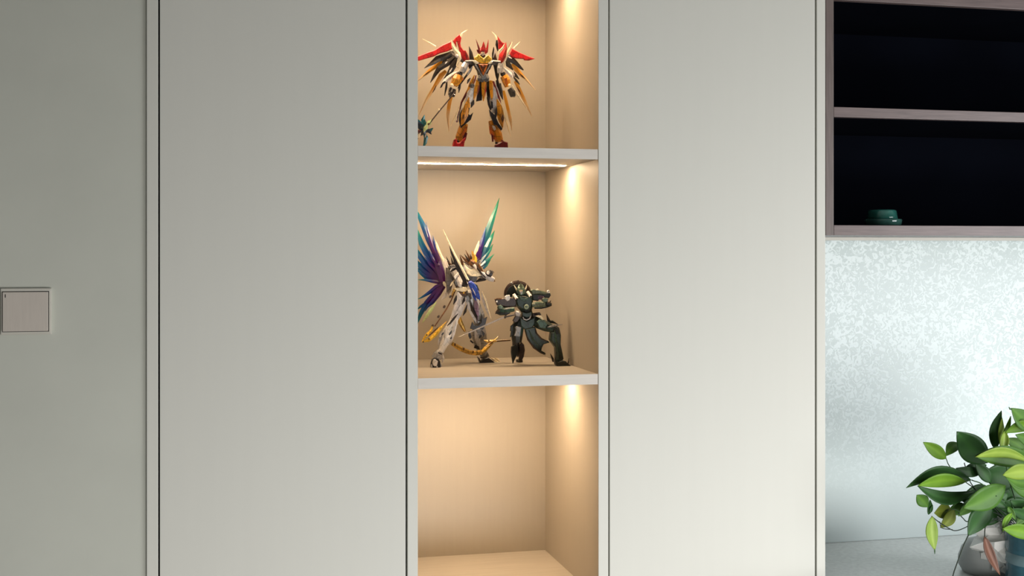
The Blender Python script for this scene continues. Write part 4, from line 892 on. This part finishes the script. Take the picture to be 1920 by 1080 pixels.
def leaf(name, m, base, tip, w, dy0, dy1, bend=0.0, fold=.25, roll=0.0, droop=0.0, shape=.42, up=(0, 0)):
    """leaf blade: base/tip = photo (u, v), w = half width px, dy = depth of base and tip, bend = sideways px of the midrib,
    fold = how much the halves rise towards the viewer, roll = one edge towards the viewer"""
    n, kk = 12, 3
    s = 2.75 / FPX
    bu, bv = base; tu, tv = tip
    dx, dy = tu - bu, tv - bv; l = math.hypot(dx, dy); nx, ny = -dy / l, dx / l
    top, fd = [], []
    for i in range(n + 1):
        t = i / n
        c = math.sin(math.pi * t)
        u = bu + dx * t + nx * bend * c; v = bv + dy * t + ny * bend * c
        ea = 1.05 * shape / (1 - shape); prof = (t / shape) ** ea * ((1 - t) / (1 - shape)) ** 1.05 if 0 < t < 1 else 0
        hw = w * prof + (.25 if t > .9 else .6 if t < .05 else 0)
        Y = YP + dy0 + (dy1 - dy0) * t - droop * c
        for k in range(-kk, kk + 1):
            q = k / kk
            edge = hw * q
            ripple = .06 * hw * math.sin(9 * t + 2 * q) * abs(q)
            Yk = Y - (fold * abs(q) ** 1.3 * hw + roll * q * hw + ripple) * s
            top.append(P(u + nx * edge, v + ny * edge, Yk))
            fd.append(.12 + .42 * (1 - abs(q)) ** 3 + .1 * t)
    m_ = 2 * kk + 1
    N = len(top)
    vs_ = top + [p + Vector((0, .0009, 0)) for p in top]
    fs = []
    for i in range(n):
        for k in range(m_ - 1):
            a = i * m_ + k
            fs.append((a, a + 1, a + m_ + 1, a + m_)); fs.append((N + a + m_, N + a + m_ + 1, N + a + 1, N + a))
    rim = [k for k in range(m_)] + [i * m_ + m_ - 1 for i in range(1, n + 1)] + [n * m_ + k for k in range(m_ - 2, -1, -1)] + [i * m_ for i in range(n - 1, 0, -1)]
    for a, b2 in zip(rim, rim[1:] + rim[:1]):
        fs.append((a, b2, N + b2, N + a))
    return mesh_obj(name, vs_, fs, m, plant, True, fd + fd)
def stem(pts, r, m=None, d0=0.0, d1=0.0, name='stem'):
    n = len(pts)
    q = catmull([P(u, v, YP + d0 + (d1 - d0) * i / (n - 1)) for i, (u, v) in enumerate(pts)])
    return tube(name, q, r * 2.75 / FPX, m or S_gr, plant, 6)
# rear, dark leaves first
for a in ((L_dk, (1905, 905), (1842, 888), 26, .05, .03, 4, .2), (L_dk, (1900, 935), (1838, 918), 24, .06, .04, -4, .2), (L_dk, (1945, 925), (1882, 925), 30, .08, .07, 0, .15),
          (L_dk, (1935, 965), (1868, 950), 24, .07, .05, 3, .2), (L_dk, (1880, 955), (1836, 985), 15, .08, .05, 0, .3), (L_dk, (1855, 915), (1800, 938), 20, .04, .02, -5, .3),
          (L_dk, (1842, 885), (1792, 878), 10, .02, .0, -3, .2), (L_dk, (1850, 872), (1802, 884), 9, .03, .02, 2, .2), (L_md, (1925, 850), (1884, 822), 12, .06, .07, 4, .2),
          (L_dk, (1945, 890), (1895, 862), 22, .06, .05, 0, .2), (L_dk, (1920, 905), (1860, 862), 18, .05, .05, 3, .2), (L_dk, (1925, 965), (1885, 985), 14, .05, .05, 0, .2), (L_dk, (1940, 990), (1895, 968), 16, .06, .05, 0, .2),
          (L_md, (1960, 900), (1916, 842), 16, .07, .05, 3, .2), (L_md, (1812, 948), (1777, 962), 12, .03, .02, 0, .3), (L_md, (1828, 950), (1797, 968), 9, .02, .0, 4, .3), (L_dk, (1838, 940), (1800, 956), 13, .03, .01, 0, .3)):
    leaf('leaf', a[0], a[1], a[2], a[3], a[4], a[5], a[6], a[7])
for a in ((L_md, (1938, 935), (1890, 900), 14, .0, -.02, 4, .25), (L_dk, (1942, 955), (1894, 938), 15, -.01, -.03, -3, .2), (L_md, (1948, 950), (1905, 985), 14, -.03, -.05, 4, .3), (L_dk, (1900, 962), (1862, 935), 11, -.02, -.04, 2, .2),
          (L_md, (1952, 840), (1904, 815), 14, .02, .0, 3, .25), (L_dk, (1858, 905), (1828, 868), 12, .01, .0, 2, .2)):
    leaf('leaf', a[0], a[1], a[2], a[3], a[4], a[5], a[6], a[7])
leaf('leaf', L_br, (1774, 860), (1731, 829), 12, .0, -.01, 1, .3)
leaf('leaf', L_md, (1800, 832), (1774, 855), 11, .03, .02, 5, .25)
leaf('leaf', L_dk, (1852, 868), (1794, 809), 26, -.01, -.03, -2, .22, .1, -.01, .45)
leaf('leaf', L_dk, (1866, 843), (1878, 770), 11.5, .0, .0, -5, .3, .35)
leaf('leaf', L_yl, (1884, 846), (1879, 783), 7, -.02, -.01, -3, -.4, -.3)
leaf('leaf', L_yl, (1880, 845), (1884, 806), 9, -.03, -.02, 2, .6)
leaf('leaf', L_br, (1880, 822), (1895.5, 780), 4.6, -.022, -.015, 2, .5)
leaf('leaf', L_md, (1952, 806), (1896, 765), 19, -.02, -.05, -3, .3, -.35)
leaf('leaf', L_dk, (1898, 768), (1892, 763), 1.6, -.05, -.05, -1.5, .1)
leaf('leaf', L_br, (1944, 797), (1884, 812), 11, -.05, -.03, 5, .2, .2)
leaf('leaf', L_md, (1948, 866), (1828, 855), 20, -.05, -.09, 5, .35, .2, .0, .5)
leaf('leaf', L_yl, (1938, 870), (1829, 857), 10, -.066, -.096, 15, .1, .4, .0, .55)
leaf('leaf', L_yl, (1948, 888), (1880, 891), 15, -.09, -.12, 5, .3, .45, .0, .5)
leaf('leaf', L_md, (1950, 900), (1884, 893), 12, -.08, -.115, -10, .2, -.5)
leaf('leaf', L_dk, (1821, 900), (1699, 915), 15, -.02, -.06, 19, .3, .25, .0, .4)
leaf('leaf', L_br, (1812, 903), (1721, 911), 13, -.045, -.075, 6, .2, .4, .0, .45)
leaf('leaf', L_dk, (1832, 920), (1720, 911), 13, -.035, -.075, -19, .3, -.5, .0, .5)  # shaded lower half of the folded leaf above, shade put in as dark green
leaf('leaf', L_md, (1740, 951), (1719, 928), 12, -.06, -.07, 1, .15, .2, 0, .5)
leaf('leaf', L_dk, (1741, 965), (1744, 937), 5, -.05, -.04, 2, .4)
leaf('leaf', L_dk, (1744, 962), (1749, 947), 3, -.05, -.045, 0, .4)
leaf('leaf', L_ol, (1752, 962), (1788, 966), 15, -.03, -.01, -6, .25, -.2, 0, .5)
leaf('leaf', L_ol, (1789, 956), (1763, 990), 11, -.025, -.03, -4, .3, .2)
leaf('leaf', L_yl, (1748, 968), (1753, 1032), 11.5, -.06, -.075, 3, .3, .25, 0, .45)
leaf('leaf', L_dk, (1752.5, 1029), (1753, 1039), 1.2, -.075, -.076, 0, .2)
leaf('leaf', L_md, (1886, 910), (1806, 953), 22, -.08, -.11, -5, .3, .2, 0, .45)
leaf('leaf', L_dk, (1890, 925), (1850, 950), 9, -.05, -.06, -4, .2)
leaf('leaf', L_dk, (1858, 947), (1815, 1005), 20, -.07, -.10, 2, .3, .15, 0, .4)
leaf('leaf', L_br, (1898, 962), (1881, 997), 6, -.10, -.12, 4, .6, .3)
leaf('leaf', L_md, (1890, 950), (1904, 974), 6, -.09, -.10, 0, .4)
leaf('leaf', L_br, (1950, 1008), (1880, 991), 14, -.10, -.13, 3, .25, .1, 0, .5)
leaf('leaf', L_dk, (1936, 975), (1893, 955), 10, -.06, -.09, 2, .3)
leaf('leaf', L_dk, (1888, 952), (1842, 934), 9, -.075, -.085, 3, .3)
d = tag(leaf('leaf', L_brown, (1846, 1006), (1875, 1078), 9, -.10, -.11, 2, .6, .3), 'dry curled brown leaf')
# stems
stem([(1774, 860), (1782, 876), (1812, 905), (1840, 925), (1900, 985)], .9, None, .0, .05)
stem([(1838, 850), (1830, 862), (1850, 890), (1870, 930), (1910, 985)], 1, None, -.02, .06)
stem([(1808, 868), (1820, 905), (1842, 928), (1880, 960), (1915, 990)], 1, S_dk, .01, .05)
stem([(1747, 968), (1758, 977), (1778, 990), (1792, 995), (1812, 988), (1836, 972), (1862, 960), (1912, 990)], .9, S_dk, -.06, .03)
stem([(1762, 978), (1766, 990), (1786, 993)], .7, S_dk, -.055, -.04)
stem([(1797, 962), (1806, 972), (1816, 978), (1850, 970), (1912, 990)], 1, S_dk, .0, .04)
stem([(1816, 1003), (1808, 1020), (1799, 1044), (1789, 1072), (1784, 1092)], 1.2, S_dk, -.10, -.12, 'aerial_root')
stem([(1846, 1008), (1847, 990), (1851, 983), (1862, 977), (1872, 972), (1912, 992)], .9, S_dk, -.10, .02)
stem([(1852, 948), (1866, 955), (1876, 965), (1912, 990)], .9, S_dk, -.07, .02)
stem([(1886, 911), (1870, 912), (1892, 950), (1912, 985)], 1, None, -.07, .02)
stem([(1832, 920), (1860, 925), (1905, 985)], 1, None, -.03, .04)
stem([(1884, 846), (1892, 900), (1920, 985)], 1.2, None, -.02, .05)
stem([(1868, 930), (1884, 938), (1890, 960), (1915, 985)], .9, None, -.09, .02)
stem([(1898, 963), (1912, 972), (1930, 985)], 1.1, None, -.10, .0)
stem([(1772, 958), (1790, 955), (1800, 960)], .8, None, -.02, .0)
stem([(1822, 900), (1850, 915), (1910, 985)], 1, None, -.02, .05)
stem([(1950, 805), (1948, 900), (1940, 985)], 1.2, None, -.02, .05)
# pot
M_pot = mat('pot_glass_blue', srgb(46, 104, 122), .12, var=.25, scale=25, stretch=(1, 1, 3), coat=.4, trans=.15)
M_pot_band = mat('pot_band', srgb(120, 150, 158), .25, var=.15, scale=25); M_soil = mat('pot_dark_inside', srgb(14, 22, 34), .7, var=.3)
pc = Vector((PX(1945, YP), YP, ZCT + .0005)); s = 2.75 / FPX
hpot = P(1945, 992, YP).z - pc.z; rp_ = 57 * s
lathe('pot', [(.001, 0), (rp_ * .9, 0), (rp_ * .96, hpot * .1), (rp_ * .94, hpot * .35), (rp_ * .97, hpot * .6), (rp_ * 1.0, hpot * .92), (rp_ * 1.03, hpot), (rp_ * .97, hpot * 1.0), (rp_ * .95, hpot * .9), (.001, hpot * .88)], pc, M_pot, plant, 40)
lathe('pot_band', [(rp_ * .95, hpot * .42), (rp_ * .985, hpot * .44), (rp_ * .99, hpot * .60), (rp_ * .95, hpot * .62)], pc, M_pot_band, plant, 40)
lathe('soil', [(.001, hpot * .9), (rp_ * .93, hpot * .905), (rp_ * .6, hpot * .97), (.001, hpot * 1.0)], pc, M_soil, plant, 24)

# white crumpled bag
M_bag = mat('bag_plastic', (0.93, 0.92, 0.89), .4, var=.04, scale=30, bump=.1, spec=.5)
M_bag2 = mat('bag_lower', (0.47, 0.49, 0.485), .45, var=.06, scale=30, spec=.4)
YG = .075
bgc = Vector((PX(1856, YG), YG, ZCT + .0005))
bag = empty('plastic_bag', bgc, 'crumpled white plastic bag beside the plant pot', 'bag')
sb = (P(1900, 1040, YG) - P(1800, 1040, YG)).length / 100
hb = P(1856, 966, YG).z - bgc.z
def crumple(amp, f, seed):
    def w(p, i):
        q = Vector((p.x * f, p.y * f, p.z * f * 1.1 + seed))
        d1 = noise.voronoi(q)[0]
        r = (d1[1] - d1[0]) - .35 + .5 * noise.noise(q * .6)
        d = Vector((p.x, p.y, 0))
        return p + d * (amp * r) + Vector((0, 0, .05 * amp * noise.noise(q * 2)))
    return w
rb = 50 * sb
def ringed(prof, k):
    out = []
    for (r0, z0), (r1, z1) in zip(prof, prof[1:]):
        out += [(r0 + (r1 - r0) * i / k, z0 + (z1 - z0) * i / k) for i in range(k)]
    return out + [prof[-1]]
lathe('bag_body', ringed([(.001, 0), (rb * .86, 0), (rb, hb * .12), (rb * 1.0, hb * .26), (rb * .9, hb * .42), (rb * .7, hb * .55), (rb * .4, hb * .6)], 3), bgc, M_bag2, bag, 40, True, crumple(.05, 14, 1))
rnd = random.Random(11)
def jitter(p, i):
    if i == 0: return p
    d = Vector((p.x, p.y, 0)).normalized()
    return p + d * (rb * rnd.uniform(-.20, .18)) + Vector((rnd.uniform(-.12, .12) * rb, rnd.uniform(-.08, .08) * rb, rnd.uniform(-.16, .16) * rb))
cf = lathe('bag_cuff', ringed([(rb * .30, hb * .12), (rb * .52, hb * .24), (rb * .84, hb * .40), (rb * 1.0, hb * .60), (rb * .92, hb * .80), (rb * .62, hb * .94), (rb * .34, hb * 1.06), (rb * .08, hb * 1.04)], 2), bgc + Vector((.003, -.056, 0)), M_bag, bag, 15, False, jitter)
bm = bmesh.new(); bm.from_mesh(cf.data); bmesh.ops.triangulate(bm, faces=bm.faces[:]); bm.to_mesh(cf.data); bm.free()
